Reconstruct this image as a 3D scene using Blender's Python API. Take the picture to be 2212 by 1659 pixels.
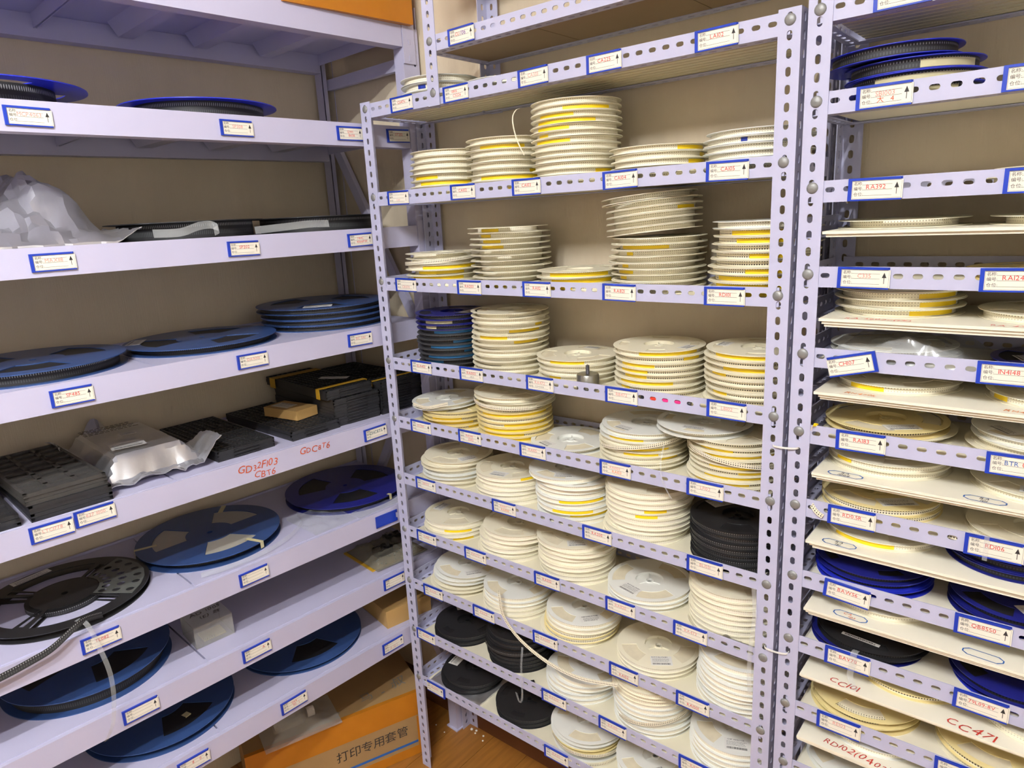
import bpy, math, random
from mathutils import Matrix, Vector, noise
for o in list(bpy.data.objects): bpy.data.objects.remove(o)
scene = bpy.context.scene
COL = scene.collection
RND = random.Random(11)
PI = math.pi
rad = math.radians

# ------------------------------------------------------------------ camera
CAM = Vector((1.3069, -1.0997, 1.5434))
F_PX, YAW, PITCH, ROLL = 1491.07, -0.6994, -0.2390, -0.0515
fw = Vector((math.sin(YAW) * math.cos(PITCH), math.cos(YAW) * math.cos(PITCH), math.sin(PITCH)))
r0 = Vector((math.cos(YAW), -math.sin(YAW), 0)); u0 = r0.cross(fw)
rr = math.cos(ROLL) * r0 + math.sin(ROLL) * u0
uu = -math.sin(ROLL) * r0 + math.cos(ROLL) * u0
cd = bpy.data.cameras.new('camera'); cam = bpy.data.objects.new('camera', cd); COL.objects.link(cam)
cd.sensor_width = 36.0; cd.lens = F_PX / 2212 * 36.0; cd.clip_start = 0.02
cam.matrix_world = Matrix(((rr.x, uu.x, -fw.x, CAM.x), (rr.y, uu.y, -fw.y, CAM.y), (rr.z, uu.z, -fw.z, CAM.z), (0, 0, 0, 1)))
scene.camera = cam

# ------------------------------------------------------------------ world, exposure
w = bpy.data.worlds.new('world'); scene.world = w; w.use_nodes = True
w.node_tree.nodes['Background'].inputs[0].default_value = (0.9, 0.93, 1.0, 1)
w.node_tree.nodes['Background'].inputs[1].default_value = 0.3
vs = scene.view_settings
vs.view_transform = 'Standard'; vs.look = 'None'; vs.gamma = 1.0; vs.use_curve_mapping = False
vs.exposure = 1.5
LAMP_L = 230.0       # radiance of each glowing ceiling tube

# ------------------------------------------------------------------ materials
def lin(c):
    return tuple(((v / 255) / 12.92 if v / 255 <= 0.04045 else ((v / 255 + 0.055) / 1.055) ** 2.4) for v in c[:3]) + (1.0,)
MATS = {}
def mat(name, rgb, rough=0.5, metal=0.0, var=0.06, scale=30, bump=0.0, bscale=200, spec=0.5, emit=None, stretch=None):
    m = bpy.data.materials.new(name); m.use_nodes = True; nt = m.node_tree; N = nt.nodes; L = nt.links
    b = N['Principled BSDF']; c = lin(rgb)
    b.inputs['Roughness'].default_value = rough; b.inputs['Metallic'].default_value = metal
    b.inputs['Specular IOR Level'].default_value = spec
    tc = N.new('ShaderNodeTexCoord'); mp = N.new('ShaderNodeMapping'); L.new(tc.outputs['Object'], mp.inputs[0])
    if stretch: mp.inputs['Scale'].default_value = stretch
    nz = N.new('ShaderNodeTexNoise'); nz.inputs['Scale'].default_value = scale; nz.inputs['Detail'].default_value = 4
    L.new(mp.outputs[0], nz.inputs['Vector'])
    mx = N.new('ShaderNodeMix'); mx.data_type = 'RGBA'
    mx.inputs[6].default_value = tuple(v * (1 - var) for v in c[:3]) + (1,)
    mx.inputs[7].default_value = tuple(min(1, v * (1 + var)) for v in c[:3]) + (1,)
    L.new(nz.outputs['Fac'], mx.inputs[0]); L.new(mx.outputs[2], b.inputs['Base Color'])
    if bump:
        n2 = N.new('ShaderNodeTexNoise'); n2.inputs['Scale'].default_value = bscale; n2.inputs['Detail'].default_value = 3
        L.new(mp.outputs[0], n2.inputs['Vector'])
        bp = N.new('ShaderNodeBump'); bp.inputs['Strength'].default_value = bump; bp.inputs['Distance'].default_value = 0.002
        L.new(n2.outputs['Fac'], bp.inputs['Height']); L.new(bp.outputs[0], b.inputs['Normal'])
    if emit:
        b.inputs['Emission Color'].default_value = (1, 1, 1, 1); b.inputs['Emission Strength'].default_value = emit
    MATS[name] = m
    return m
def film(name, rgb, opacity, rough=0.15):
    m = bpy.data.materials.new(name); m.use_nodes = True; nt = m.node_tree; N = nt.nodes; L = nt.links
    b = N['Principled BSDF']; b.inputs['Base Color'].default_value = lin(rgb); b.inputs['Roughness'].default_value = rough
    b.inputs['Specular IOR Level'].default_value = 0.8
    tr = N.new('ShaderNodeBsdfTransparent'); mx = N.new('ShaderNodeMixShader'); out = N['Material Output']
    nz = N.new('ShaderNodeTexNoise'); nz.inputs['Scale'].default_value = 25
    tc = N.new('ShaderNodeTexCoord'); L.new(tc.outputs['Object'], nz.inputs['Vector'])
    mr = N.new('ShaderNodeMapRange'); mr.inputs['To Min'].default_value = opacity * 0.7; mr.inputs['To Max'].default_value = min(1, opacity * 1.3)
    L.new(nz.outputs['Fac'], mr.inputs[0]); L.new(mr.outputs[0], mx.inputs[0])
    L.new(tr.outputs[0], mx.inputs[1]); L.new(b.outputs[0], mx.inputs[2]); L.new(mx.outputs[0], out.inputs[0])
    MATS[name] = m
    return m
def tape_mat(name, rgb, dot, pocket):
    """carrier tape: UV u counts sprocket pitches, v runs across the tape"""
    m = bpy.data.materials.new(name); m.use_nodes = True; nt = m.node_tree; N = nt.nodes; L = nt.links
    b = N['Principled BSDF']; b.inputs['Roughness'].default_value = 0.6
    uv = N.new('ShaderNodeUVMap'); uv.uv_map = 'UVMap'; sp = N.new('ShaderNodeSeparateXYZ'); L.new(uv.outputs[0], sp.inputs[0])
    def mth(op, a, bb=None, cc=None):
        n = N.new('ShaderNodeMath'); n.operation = op
        for i, x in enumerate((a, bb, cc)):
            if x is None: continue
            if isinstance(x, (int, float)): n.inputs[i].default_value = x
            else: L.new(x, n.inputs[i])
        return n.outputs[0]
    fx = mth('SUBTRACT', mth('FRACT', sp.outputs[0]), 0.5)
    # round sprocket holes
    dv = mth('MULTIPLY', mth('SUBTRACT', sp.outputs[1], 0.80), 2.0)
    d2 = mth('ADD', mth('MULTIPLY', fx, fx), mth('MULTIPLY', dv, dv))
    hole = mth('LESS_THAN', d2, 0.040)
    # pockets
    px = mth('LESS_THAN', mth('ABSOLUTE', fx), pocket[0]); py = mth('LESS_THAN', mth('ABSOLUTE', mth('SUBTRACT', sp.outputs[1], 0.36)), pocket[1])
    pk = mth('MULTIPLY', px, py)
    mk = mth('MULTIPLY', mth('MAXIMUM', hole, mth('MULTIPLY', pk, pocket[2])), 1.0)
    mx = N.new('ShaderNodeMix'); mx.data_type = 'RGBA'; mx.inputs[6].default_value = lin(rgb); mx.inputs[7].default_value = lin(dot)
    L.new(mk, mx.inputs[0]); L.new(mx.outputs[2], b.inputs['Base Color'])
    MATS[name] = m
    return m
mat('paint', (186, 186, 212), 0.42, var=0.03, scale=8, bump=0.04, bscale=300)
mat('rack_paint', (190, 187, 212), 0.40, var=0.03, scale=6, bump=0.03, bscale=200)
mat('zinc', (120, 120, 128), 0.35, metal=0.8, var=0.2, scale=40)
mat('bolt', (140, 140, 138), 0.45, metal=0.35, var=0.15, scale=120)
mat('board_cream', (228, 221, 196), 0.6, var=0.10, scale=14)
mat('board_foam', (236, 230, 210), 0.7, var=0.05, scale=10)
mat('board_brown', (150, 126, 94), 0.75, var=0.08, scale=12, bump=0.1)
mat('board_ribbed', (214, 206, 176), 0.55, var=0.06, scale=10)
mat('wall_paper', (214, 199, 172), 0.85, var=0.06, scale=3, bump=0.35, bscale=60, stretch=(6, 6, 0.4))
mat('wall_plain', (226, 224, 218), 0.9)
mat('ceiling_white', (236, 235, 232), 0.9, var=0.03)
mat('baseboard_brown', (92, 52, 26), 0.5, var=0.15, scale=20)
mat('plank_wood', (150, 100, 42), 0.35, var=0.45, scale=9, stretch=(9, 0.8, 1))
mat('floor_base', (80, 54, 28), 0.6)
mat('reel_cream', (240, 233, 208), 0.42, var=0.03)
mat('reel_white', (236, 236, 228), 0.35, var=0.03)
mat('reel_ivory', (240, 222, 160), 0.4, var=0.04)
mat('reel_blue', (50, 76, 126), 0.34, var=0.08)
mat('reel_cobalt', (40, 52, 190), 0.30, var=0.08)
mat('reel_navy', (30, 34, 120), 0.32, var=0.08)
mat('reel_black', (34, 34, 36), 0.40, var=0.1)
mat('panel_grey', (92, 94, 90), 0.4, var=0.1)
mat('reel_charcoal', (70, 70, 72), 0.45, var=0.1)
tape_mat('tape_paper', (242, 235, 212), (160, 148, 122), (0.22, 0.09, 0.6))
tape_mat('tape_plain', (240, 233, 212), (214, 204, 178), (0.2, 0.08, 0.5))
tape_mat('tape_dark', (240, 232, 206), (84, 76, 66), (0.26, 0.13, 1.0))
tape_mat('tape_black', (26, 26, 28), (150, 150, 150), (0.28, 0.14, 0.12))
mat('tape_edge', (226, 216, 188), 0.65, var=0.12, scale=60)
mat('tape_clear', (176, 170, 156), 0.4, var=0.05)
mat('tape_edge_black', (24, 24, 26), 0.5, var=0.2, scale=60)
mat('yellow_tape', (250, 214, 28), 0.42, var=0.04)
mat('blue_tape', (40, 120, 176), 0.42, var=0.05)
mat('tan_tape', (206, 196, 150), 0.5, var=0.05)
mat('blue_tag', (24, 50, 150), 0.4)
mat('holder_blue', (26, 58, 172), 0.32, var=0.05)
mat('card', (236, 230, 214), 0.6, var=0.02)
mat('ink', (48, 44, 44), 0.7); mat('ink_grey', (120, 116, 110), 0.7)
mat('stamp_red', (216, 70, 66), 0.7); mat('stamp_faint', (226, 150, 140), 0.7); mat('stamp_orange', (230, 130, 60), 0.7)
mat('marker_orange', (206, 84, 38), 0.6); mat('marker_red', (186, 52, 40), 0.6)
mat('marker_green', (20, 92, 96), 0.6); mat('marker_blue', (40, 96, 170), 0.6); mat('marker_purple', (110, 60, 150), 0.6)
mat('sticker', (232, 230, 224), 0.5, var=0.02); mat('sticker_green', (40, 110, 74), 0.5); mat('sticker_cyan', (40, 120, 150), 0.5)
mat('tray_black', (40, 40, 42), 0.38, var=0.15, scale=50)
mat('tray_grey', (62, 60, 58), 0.45, var=0.15, scale=50)
mat('strap_yellow', (206, 160, 40), 0.5, var=0.15)
mat('kraft', (190, 152, 92), 0.7, var=0.06, scale=20)
mat('carton', (158, 126, 82), 0.8, var=0.08, scale=10, bump=0.1)
mat('brown_tape', (184, 116, 30), 0.25, var=0.1, scale=20)
mat('foil', (222, 222, 226), 0.3, metal=0.85, var=0.05, scale=12, bump=0.12, bscale=60)
mat('steel', (150, 148, 140), 0.3, metal=0.9, var=0.1, bump=0.1, bscale=300)
mat('white_plastic', (232, 230, 224), 0.4); mat('black_plastic', (18, 18, 20), 0.3)
mat('pink_pen', (226, 50, 130), 0.35); mat('red_pen', (220, 60, 40), 0.35)
mat('crumb', (226, 222, 214), 0.8)
mat('lamp_tube', (255, 255, 255), 0.5, emit=LAMP_L)
MATS['lamp_tube'].node_tree.nodes['Principled BSDF'].inputs['Emission Color'].default_value = (0.96, 0.975, 1.0, 1)
film('clear_film', (232, 236, 236), 0.16, 0.12)
film('bag_film', (214, 214, 206), 0.30, 0.2)
film('acrylic', (216, 214, 206), 0.26, 0.08)
film('smoke_plastic', (150, 146, 130), 0.55, 0.2)

# ------------------------------------------------------------------ mesh helpers
class MB:
    def __init__(s): s.v = []; s.f = []; s.uv = {}; s.mi = {}
    def add(s, pts, faces, mi=0):
        b = len(s.v); s.v += [tuple(p) for p in pts]
        for f in faces:
            if mi: s.mi[len(s.f)] = mi
            s.f.append([b + i for i in f])
        return s
    def box(s, x0, x1, y0, y1, z0, z1, M=None, mi=0):
        p = [(x, y, z) for z in (z0, z1) for y in (y0, y1) for x in (x0, x1)]
        if M is not None: p = [M @ Vector(q) for q in p]
        return s.add(p, [(0, 2, 3, 1), (4, 5, 7, 6), (0, 1, 5, 4), (2, 6, 7, 3), (0, 4, 6, 2), (1, 3, 7, 5)], mi)
    def bar(s, a, b, w, h, up=(0, 0, 1)):
        a = Vector(a); b = Vector(b); d = (b - a).normalized(); up = Vector(up)
        sd = d.cross(up).normalized(); u = sd.cross(d)
        p = [q + sd * (w / 2 * i) + u * (h / 2 * j) for q in (a, b) for j in (-1, 1) for i in (-1, 1)]
        return s.add(p, [(0, 2, 3, 1), (4, 5, 7, 6), (0, 1, 5, 4), (2, 6, 7, 3), (0, 4, 6, 2), (1, 3, 7, 5)])
    def lathe(s, prof, seg=48, mi=0, close=False):
        n = len(prof); pts = []
        for i in range(seg):
            a = 2 * PI * i / seg
            pts += [(r * math.cos(a), r * math.sin(a), z) for r, z in prof]
        fs = []
        m = n if close else n - 1
        for i in range(seg):
            j = (i + 1) % seg
            for k in range(m):
                l = (k + 1) % n
                fs.append((i * n + k, j * n + k, j * n + l, i * n + l))
        return s.add(pts, fs, mi)
    def cyl(s, p0, p1, r, seg=12, mi=0, r1=None):
        p0 = Vector(p0); p1 = Vector(p1); d = (p1 - p0).normalized()
        a = d.orthogonal().normalized(); b = d.cross(a); r1 = r if r1 is None else r1
        pts = [p0 + (a * math.cos(2 * PI * i / seg) + b * math.sin(2 * PI * i / seg)) * r for i in range(seg)]
        pts += [p1 + (a * math.cos(2 * PI * i / seg) + b * math.sin(2 * PI * i / seg)) * r1 for i in range(seg)]
        fs = [(i, (i + 1) % seg, seg + (i + 1) % seg, seg + i) for i in range(seg)] + [tuple(range(seg - 1, -1, -1)), tuple(range(seg, 2 * seg))]
        return s.add(pts, fs, mi)
    def sheet(s, polys, fn, t, mi=0):
        """polys: faces over 2-D points (lists of (a,b)); fn maps (a,b,depth) to 3-D; makes a solid sheet t thick"""
        idx = {}; pts = []
        def gi(p):
            k = (round(p[0], 6), round(p[1], 6))
            if k not in idx: idx[k] = len(pts); pts.append(k)
            return idx[k]
        fs = [[gi(p) for p in pl] for pl in polys]
        n = len(pts); P = [fn(a, b, 0) for a, b in pts] + [fn(a, b, t) for a, b in pts]
        out = [f[:] for f in fs] + [[i + n for i in reversed(f)] for f in fs]
        ed = set((f[i], f[(i + 1) % len(f)]) for f in fs for i in range(len(f)))
        for a, b in ed:
            if (b, a) not in ed: out.append([b, a, a + n, b + n])
        return s.add(P, out, mi)
    def mesh(s, name, smooth=None):
        me = bpy.data.meshes.new(name); me.from_pydata(s.v, [], s.f); me.update()
        if s.mi:
            for i, m in s.mi.items(): me.polygons[i].material_index = m
        if s.uv:
            l = me.uv_layers.new(name='UVMap')
            for pi, uvs in s.uv.items():
                for k, li in enumerate(me.polygons[pi].loop_indices): l.data[li].uv = uvs[k]
        if smooth:
            me.shade_smooth(); me.set_sharp_from_angle(angle=rad(smooth))
        return me
def obj(name, me, m, parent=None, loc=(0, 0, 0), rot=(0, 0, 0), label=None):
    if isinstance(me, MB): me = me.mesh(name)
    o = bpy.data.objects.new(name, me); COL.objects.link(o)
    ms = m if isinstance(m, (list, tuple)) else [m]
    while len(me.materials) < len(ms): me.materials.append(MATS[ms[len(me.materials)]])
    for i, k in enumerate(ms):
        if me.materials[i] is not MATS[k]:
            o.material_slots[i].link = 'OBJECT'; o.material_slots[i].material = MATS[k]
    o.location = loc; o.rotation_euler = rot
    if parent: o.parent = parent
    if label: o['label'] = label
    return o
def tag(o, label, cat, group=None, kind=None):
    if label: o['label'] = label
    if cat: o['category'] = cat
    if group: o['group'] = group
    if kind: o['kind'] = kind
    return o
def thing(name, label, cat, loc=(0, 0, 0), rot=(0, 0, 0), group=None):
    o = bpy.data.objects.new(name, None); COL.objects.link(o); o.empty_display_size = 0.05
    o.location = loc; o.rotation_euler = rot
    return tag(o, label, cat, group)
TXT = {}; GLY = {}
def glyph(ch):
    """outline of one character at size 1: points, faces, left edge, width"""
    if ch not in GLY:
        cu = bpy.data.curves.new('t', 'FONT'); cu.body = ch; cu.size = 1.0; cu.align_y = 'CENTER'; cu.resolution_u = 2
        t = bpy.data.objects.new('t', cu); COL.objects.link(t)
        bpy.context.view_layer.update()
        me = bpy.data.meshes.new_from_object(t.evaluated_get(bpy.context.evaluated_depsgraph_get()))
        bpy.data.objects.remove(t); bpy.data.curves.remove(cu)
        pts = [(p.co.x, p.co.y) for p in me.vertices]; x0 = min(p[0] for p in pts); x1 = max(p[0] for p in pts)
        GLY[ch] = ([(x - x0, y) for x, y in pts], [tuple(p.vertices) for p in me.polygons], x1 - x0); bpy.data.meshes.remove(me)
    return GLY[ch]
for ch in '0123456789ABCDEFGHIJKLMNOPQRSTUVWXYZ/.:%+-()±kn名称编号仓位大数打印专用套管马叔': glyph(ch)
def text(body, size, align='CENTER'):
    k = (body, size, align)
    if k not in TXT:
        mb = MB(); x = 0.0
        for ch in body:
            if ch == ' ': x += 0.42; continue
            p, f, wd = glyph(ch); n = len(mb.v)
            mb.v += [(x + a, b, 0) for a, b in p]; mb.f += [[n + i for i in q] for q in f]; x += wd + 0.10
        x -= 0.10; o = x / 2 if align == 'CENTER' else 0
        mb.v = [((v[0] - o) * size, v[1] * size, 0) for v in mb.v]; TXT[k] = mb.mesh('lettering')
    return TXT[k]
def hand(body, size, seed=1):
    k = ('hand', body, size, seed)
    if k not in TXT:
        q = random.Random(seed * 97 + len(body)); mb = MB(); x = 0.0
        for ch in body:
            if ch == ' ': x += size * 0.45; continue
            me = text(ch, size * q.uniform(0.85, 1.2)); a = rad(q.uniform(-9, 7)); sh = q.uniform(0.05, 0.3); dy = size * q.uniform(-0.12, 0.12)
            xs = [p.co.x for p in me.vertices]; wd = max(xs) - min(xs); cx = x + wd / 2; n = len(mb.v)
            for p in me.vertices:
                px, py = p.co.x - (max(xs) + min(xs)) / 2 + sh * p.co.y, p.co.y
                mb.v.append((cx + px * math.cos(a) - py * math.sin(a), dy + px * math.sin(a) + py * math.cos(a), 0))
            mb.f += [[n + i for i in pl.vertices] for pl in me.polygons]; x += wd + size * q.uniform(0.08, 0.16)
        mb.v = [(v[0] - x / 2, v[1], v[2]) for v in mb.v]
        TXT[k] = mb.mesh('handwriting')
    return TXT[k]
UPR = (PI / 2, 0, 0)          # lettering that stands upright and faces -Y
# rack A stands along the left wall, turned 3.6 degrees
AROT = rad(90) - math.atan(0.063); AO = Vector((-0.0507, 0, 0))
def A2W(u, v, z):
    return (AO.x + u * math.cos(AROT) - v * math.sin(AROT), u * math.sin(AROT) + v * math.cos(AROT), z)

# ------------------------------------------------------------------ the room
WALL_Y = 0.216
def struct(name, mb, m):
    o = obj(name, mb, m); o['kind'] = 'structure'; return o
struct('wall_back', MB().box(-0.56, 3.3, WALL_Y, WALL_Y + 0.1, 0, 2.65), 'wall_paper')
wl = struct('wall_left', MB().box(-4.9, 0.32, 0.412, 0.52, 0, 2.65), 'wall_paper'); wl.location = AO; wl.rotation_euler = (0, 0, AROT)
struct('wall_right', MB().box(3.2, 3.3, -4.6, WALL_Y, 0, 2.65), 'wall_plain')
struct('wall_front', MB().box(-0.9, 3.3, -4.7, -4.6, 0, 2.65), 'wall_plain')
struct('ceiling', MB().box(-0.95, 3.3, -4.7, WALL_Y + 0.1, 2.65, 2.72), 'ceiling_white')
struct('baseboard_back', MB().box(-0.45, 3.2, WALL_Y - 0.012, WALL_Y, 0.0, 0.09), 'baseboard_brown')
fl = struct('floor', MB().box(-0.95, 3.3, -4.7, WALL_Y + 0.1, -0.06, -0.0062), 'floor_base')
PW = 0.128; PL = 1.22
pmL = MB().box(0.0008, PW - 0.0008, -PL + 0.001, -0.001, -0.006, 0).mesh('plank'); pmS = MB().box(0.0008, PW - 0.0008, -0.549, -0.001, -0.006, 0).mesh('plank')
for i in range(26):                                   # planks of the aisle; the base carries on beyond
    x = -0.83 + i * PW; y = WALL_Y - 0.002
    if i % 2 == 0: obj('plank', pmS, 'plank_wood', fl, (x, y, 0)); y -= 0.55
    while y > -4.0: obj('plank', pmL, 'plank_wood', fl, (x, y, 0)); y -= PL
def ceiling_lamp(x, y, label):
    t = thing('ceiling_lamp', label, 'lamp', (x, y, 2.65), group='twin-tube ceiling lamps')
    obj('cross_bar', MB().box(-0.21, 0.21, -0.03, 0.03, -0.012, 0), 'white_plastic', t)
    for dx in (-0.225, 0.225):
        obj('batten', MB().box(dx - 0.02, dx + 0.02, -0.32, 0.32, -0.025, 0), 'white_plastic', t)
        obj('tube', MB().cyl((dx, -0.30, -0.052), (dx, 0.30, -0.052), 0.013, 12), 'lamp_tube', t)
ceiling_lamp(1.12, -1.78, 'white twin-tube ceiling lamp above the aisle')
# ------------------------------------------------------------------ slotted-angle steel
PITCH_H = 0.0244
def slot_cells(n, w, hc, hl, hw, start=0.0, axis_len=None):
    """n cells along a; slot centred at b=hc; slot length hl along a, width hw along b"""
    polys = []; p = PITCH_H; r = hw / 2; s = hl / 2 - r
    for i in range(n):
        a0 = start + i * p; a1 = a0 + p; c = (a0 + a1) / 2
        arc1 = [(c + s + r * math.cos(t), hc + r * math.sin(t)) for t in [k * PI / 6 for k in range(0, 4)]]
        arc2 = [(c - s + r * math.cos(t), hc + r * math.sin(t)) for t in [PI / 2 + k * PI / 6 for k in range(0, 4)]]
        up = [(c + s + r, hc)] + arc1[1:] + arc2[:-1] + [(c - s - r, hc)]
        dn = [(a, 2 * hc - b) for a, b in up]
        polys.append([(a0, hc)] + list(reversed(up)) + [(a1, hc), (a1, w), (a0, w)])
        polys.append([(a1, hc)] + dn + [(a0, hc), (a0, 0), (a1, 0)])
    return polys
FLW = 0.033; TH = 0.0018
_rc = {}
def post_mesh(h, sx, sy):
    """angle post, corner at origin, flanges run to +sx and +sy"""
    k = ('p', round(h, 3), sx, sy)
    if k not in _rc:
        n = int(h / PITCH_H); rest = h - n * PITCH_H; mb = MB()
        pl = slot_cells(n, FLW, 0.016, 0.0135, 0.0078, rest)
        pl.append([(0, 0.016), (rest, 0.016), (rest, FLW), (0, FLW)]); pl.append([(0, 0), (rest, 0), (rest, 0.016), (0, 0.016)])
        mb.sheet(pl, lambda a, b, d: (sx * b, sy * d, a), TH)
        mb.sheet(pl, lambda a, b, d: (sx * d, sy * (b + 0.0001), a), TH)
        _rc[k] = mb.mesh('angle_post')
    return _rc[k]
def rail_mesh(L, hgt=0.031, dep=0.026, plain_ends=0.0):
    """angle rail along +X; upright flange at y=0 from z=-hgt to 0, flat flange at the bottom running to +y"""
    k = ('r', round(L, 3), round(hgt, 3), round(dep, 3))
    if k not in _rc:
        n = int((L - 0.004) / PITCH_H); e = (L - n * PITCH_H) / 2; mb = MB()
        pl = slot_cells(n, hgt, hgt - 0.0132, 0.0130, 0.0072, e)
        hc = hgt - 0.0132
        for a0, a1 in ((0, e), (L - e, L)):
            pl.append([(a0, hc), (a1, hc), (a1, hgt), (a0, hgt)]); pl.append([(a0, 0), (a1, 0), (a1, hc), (a0, hc)])
        mb.sheet(pl, lambda a, b, d: (a, d, b - hgt), TH)
        pl2 = slot_cells(n, dep, dep * 0.55, 0.0130, 0.0066, e); h2 = dep * 0.55
        for a0, a1 in ((0, e), (L - e, L)):
            pl2.append([(a0, h2), (a1, h2), (a1, dep), (a0, dep)]); pl2.append([(a0, 0), (a1, 0), (a1, h2), (a0, h2)])
        mb.sheet(pl2, lambda a, b, d: (a, b + 0.0001, d - hgt), TH)
        _rc[k] = mb.mesh('angle_rail')
    return _rc[k]
def bolt_mesh():
    if 'b' not in _rc:
        mb = MB(); pr = [(0.0002, 0.0034), (0.004, 0.0031), (0.0066, 0.0022), (0.0082, 0.0008), (0.0083, 0.0)]
        mb.lathe(pr, 16); _rc['b'] = mb.mesh('bolt', 50)
    return _rc['b']
def slotted_rack(name, label, x0, wi, depth, zs, ztop, cat='rack'):
    """x0 outer left; wi inner width between posts; zs rail top heights"""
    t = thing(name, label, cat, (x0, 0, 0))
    Wt = wi + 2 * FLW
    for x, y, sx, sy in ((0, 0, 1, 1), (Wt, 0, -1, 1), (0, depth, 1, -1), (Wt, depth, -1, -1)):
        obj('post', post_mesh(ztop, sx, sy), 'paint', t, (x, y, 0))
    for z in zs:
        obj('rail', rail_mesh(wi + 0.034), 'paint', t, (FLW - 0.017, TH + 0.0002, z))
        obj('rail', rail_mesh(wi + 0.034), 'paint', t, (Wt - FLW + 0.017, depth - TH - 0.0002, z), (0, 0, PI))
        obj('side_rail', rail_mesh(depth - 0.012, 0.031, 0.022), 'paint', t, (TH + 0.0002, depth - 0.006, z), (0, 0, -PI / 2))
        obj('side_rail', rail_mesh(depth - 0.012, 0.031, 0.022), 'paint', t, (Wt - TH - 0.0002, 0.006, z), (0, 0, PI / 2))
        for x in (0.0165, Wt - 0.0165):
            obj('bolt', bolt_mesh(), 'bolt', t, (x + RND.uniform(-.001, .001), 0, z - 0.0115 + RND.uniform(-.003, .003)), (PI / 2, 0, 0))
    return t
ZB = [1.808, 1.612, 1.413, 1.217, 1.065, 0.912, 0.764, 0.610, 0.462, 0.309]
ZC = [1.814, 1.692, 1.570, 1.446, 1.322, 1.197, 1.071, 0.943, 0.819, 0.690, 0.565, 0.44, 0.315]
DEP = 0.204; BT = 0.0205
rackB = slotted_rack('slotted_angle_rack', 'lavender-white slotted angle rack of cream reels, standing in the room corner', -0.033, 0.92, DEP, ZB, 1.812)
rackC = slotted_rack('slotted_angle_rack', 'lavender-white slotted angle rack with foam boards laid between its shelves', 0.962, 0.92, DEP, ZC, 1.822)
def ribbed_board(L, d, t):
    mb = MB(); mb.box(0, L, 0, d, 0, t * 0.6); n = int(d / 0.021)
    for i in range(n): mb.box(0, L, i * 0.021 + 0.001, i * 0.021 + 0.016, -t * 0.4 + 0.0002, 0.0002)
    return mb
for i, z in enumerate(ZB):
    bt = 0.008
    if i == 0: obj('shelf_board', ribbed_board(0.92, DEP - 0.008, bt), 'board_ribbed', rackB, (FLW, 0.004, z - BT - bt * 0.6))
    else: obj('shelf_board', MB().box(0, 0.92, 0, DEP - 0.008, 0, bt), 'board_cream', rackB, (FLW, 0.004, z - BT - bt))
for i, z in enumerate(ZC):
    bt = 0.008
    if i == 0: obj('shelf_board', ribbed_board(0.92, DEP - 0.008, bt), 'board_ribbed', rackC, (FLW, 0.004, z - BT - bt * 0.6))
    else: obj('shelf_board', MB().box(0, 0.92, 0, DEP - 0.008, 0, bt), 'board_foam', rackC, (FLW, 0.004, z - BT - bt))
# upper frame bolted on top of rack B
ux = 0.193 + 0.033
for x, y, sy in ((ux, -TH - 0.0003, 1), (ux, DEP - 0.002, -1)):
    obj('upper_post', post_mesh(0.48, 1, sy), 'paint', rackB, (x, y, 1.775))
obj('upper_rail', rail_mesh(0.85), 'paint', rackB, (ux + 0.018, 0.0004, 1.910))
obj('upper_rail', rail_mesh(0.85), 'paint', rackB, (ux + 0.868, DEP - 0.004, 1.910), (0, 0, PI))
obj('upper_side_rail', rail_mesh(DEP - 0.016, 0.031, 0.022), 'paint', rackB, (ux + TH + 0.0002, DEP - 0.008, 1.910), (0, 0, -PI / 2))
for k, (a, b) in enumerate(((0.0, 0.249), (0.251, 0.53), (0.532, 0.85))):
    obj('upper_board', MB().box(a, b, 0, DEP - 0.012, 0, 0.010), 'board_brown', rackB, (ux + 0.018, 0.003, 1.910 - 0.029))
obj('upper_rail', rail_mesh(0.85), 'paint', rackB, (ux + 0.018, 0.0004, 2.105))
obj('upper_rail', rail_mesh(0.85), 'paint', rackB, (ux + 0.868, DEP - 0.004, 2.105), (0, 0, PI))
obj('upper_board', MB().box(0, 0.85, 0, DEP - 0.012, 0, 0.010), 'board_brown', rackB, (ux + 0.018, 0.003, 2.105 - 0.029))
for x, z in ((ux + 0.016, 1.8), (ux + 0.016, 1.899)):
    obj('bolt', bolt_mesh(), 'bolt', rackB, (x, -TH - 0.0004, z), (PI / 2, 0, 0))
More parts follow.
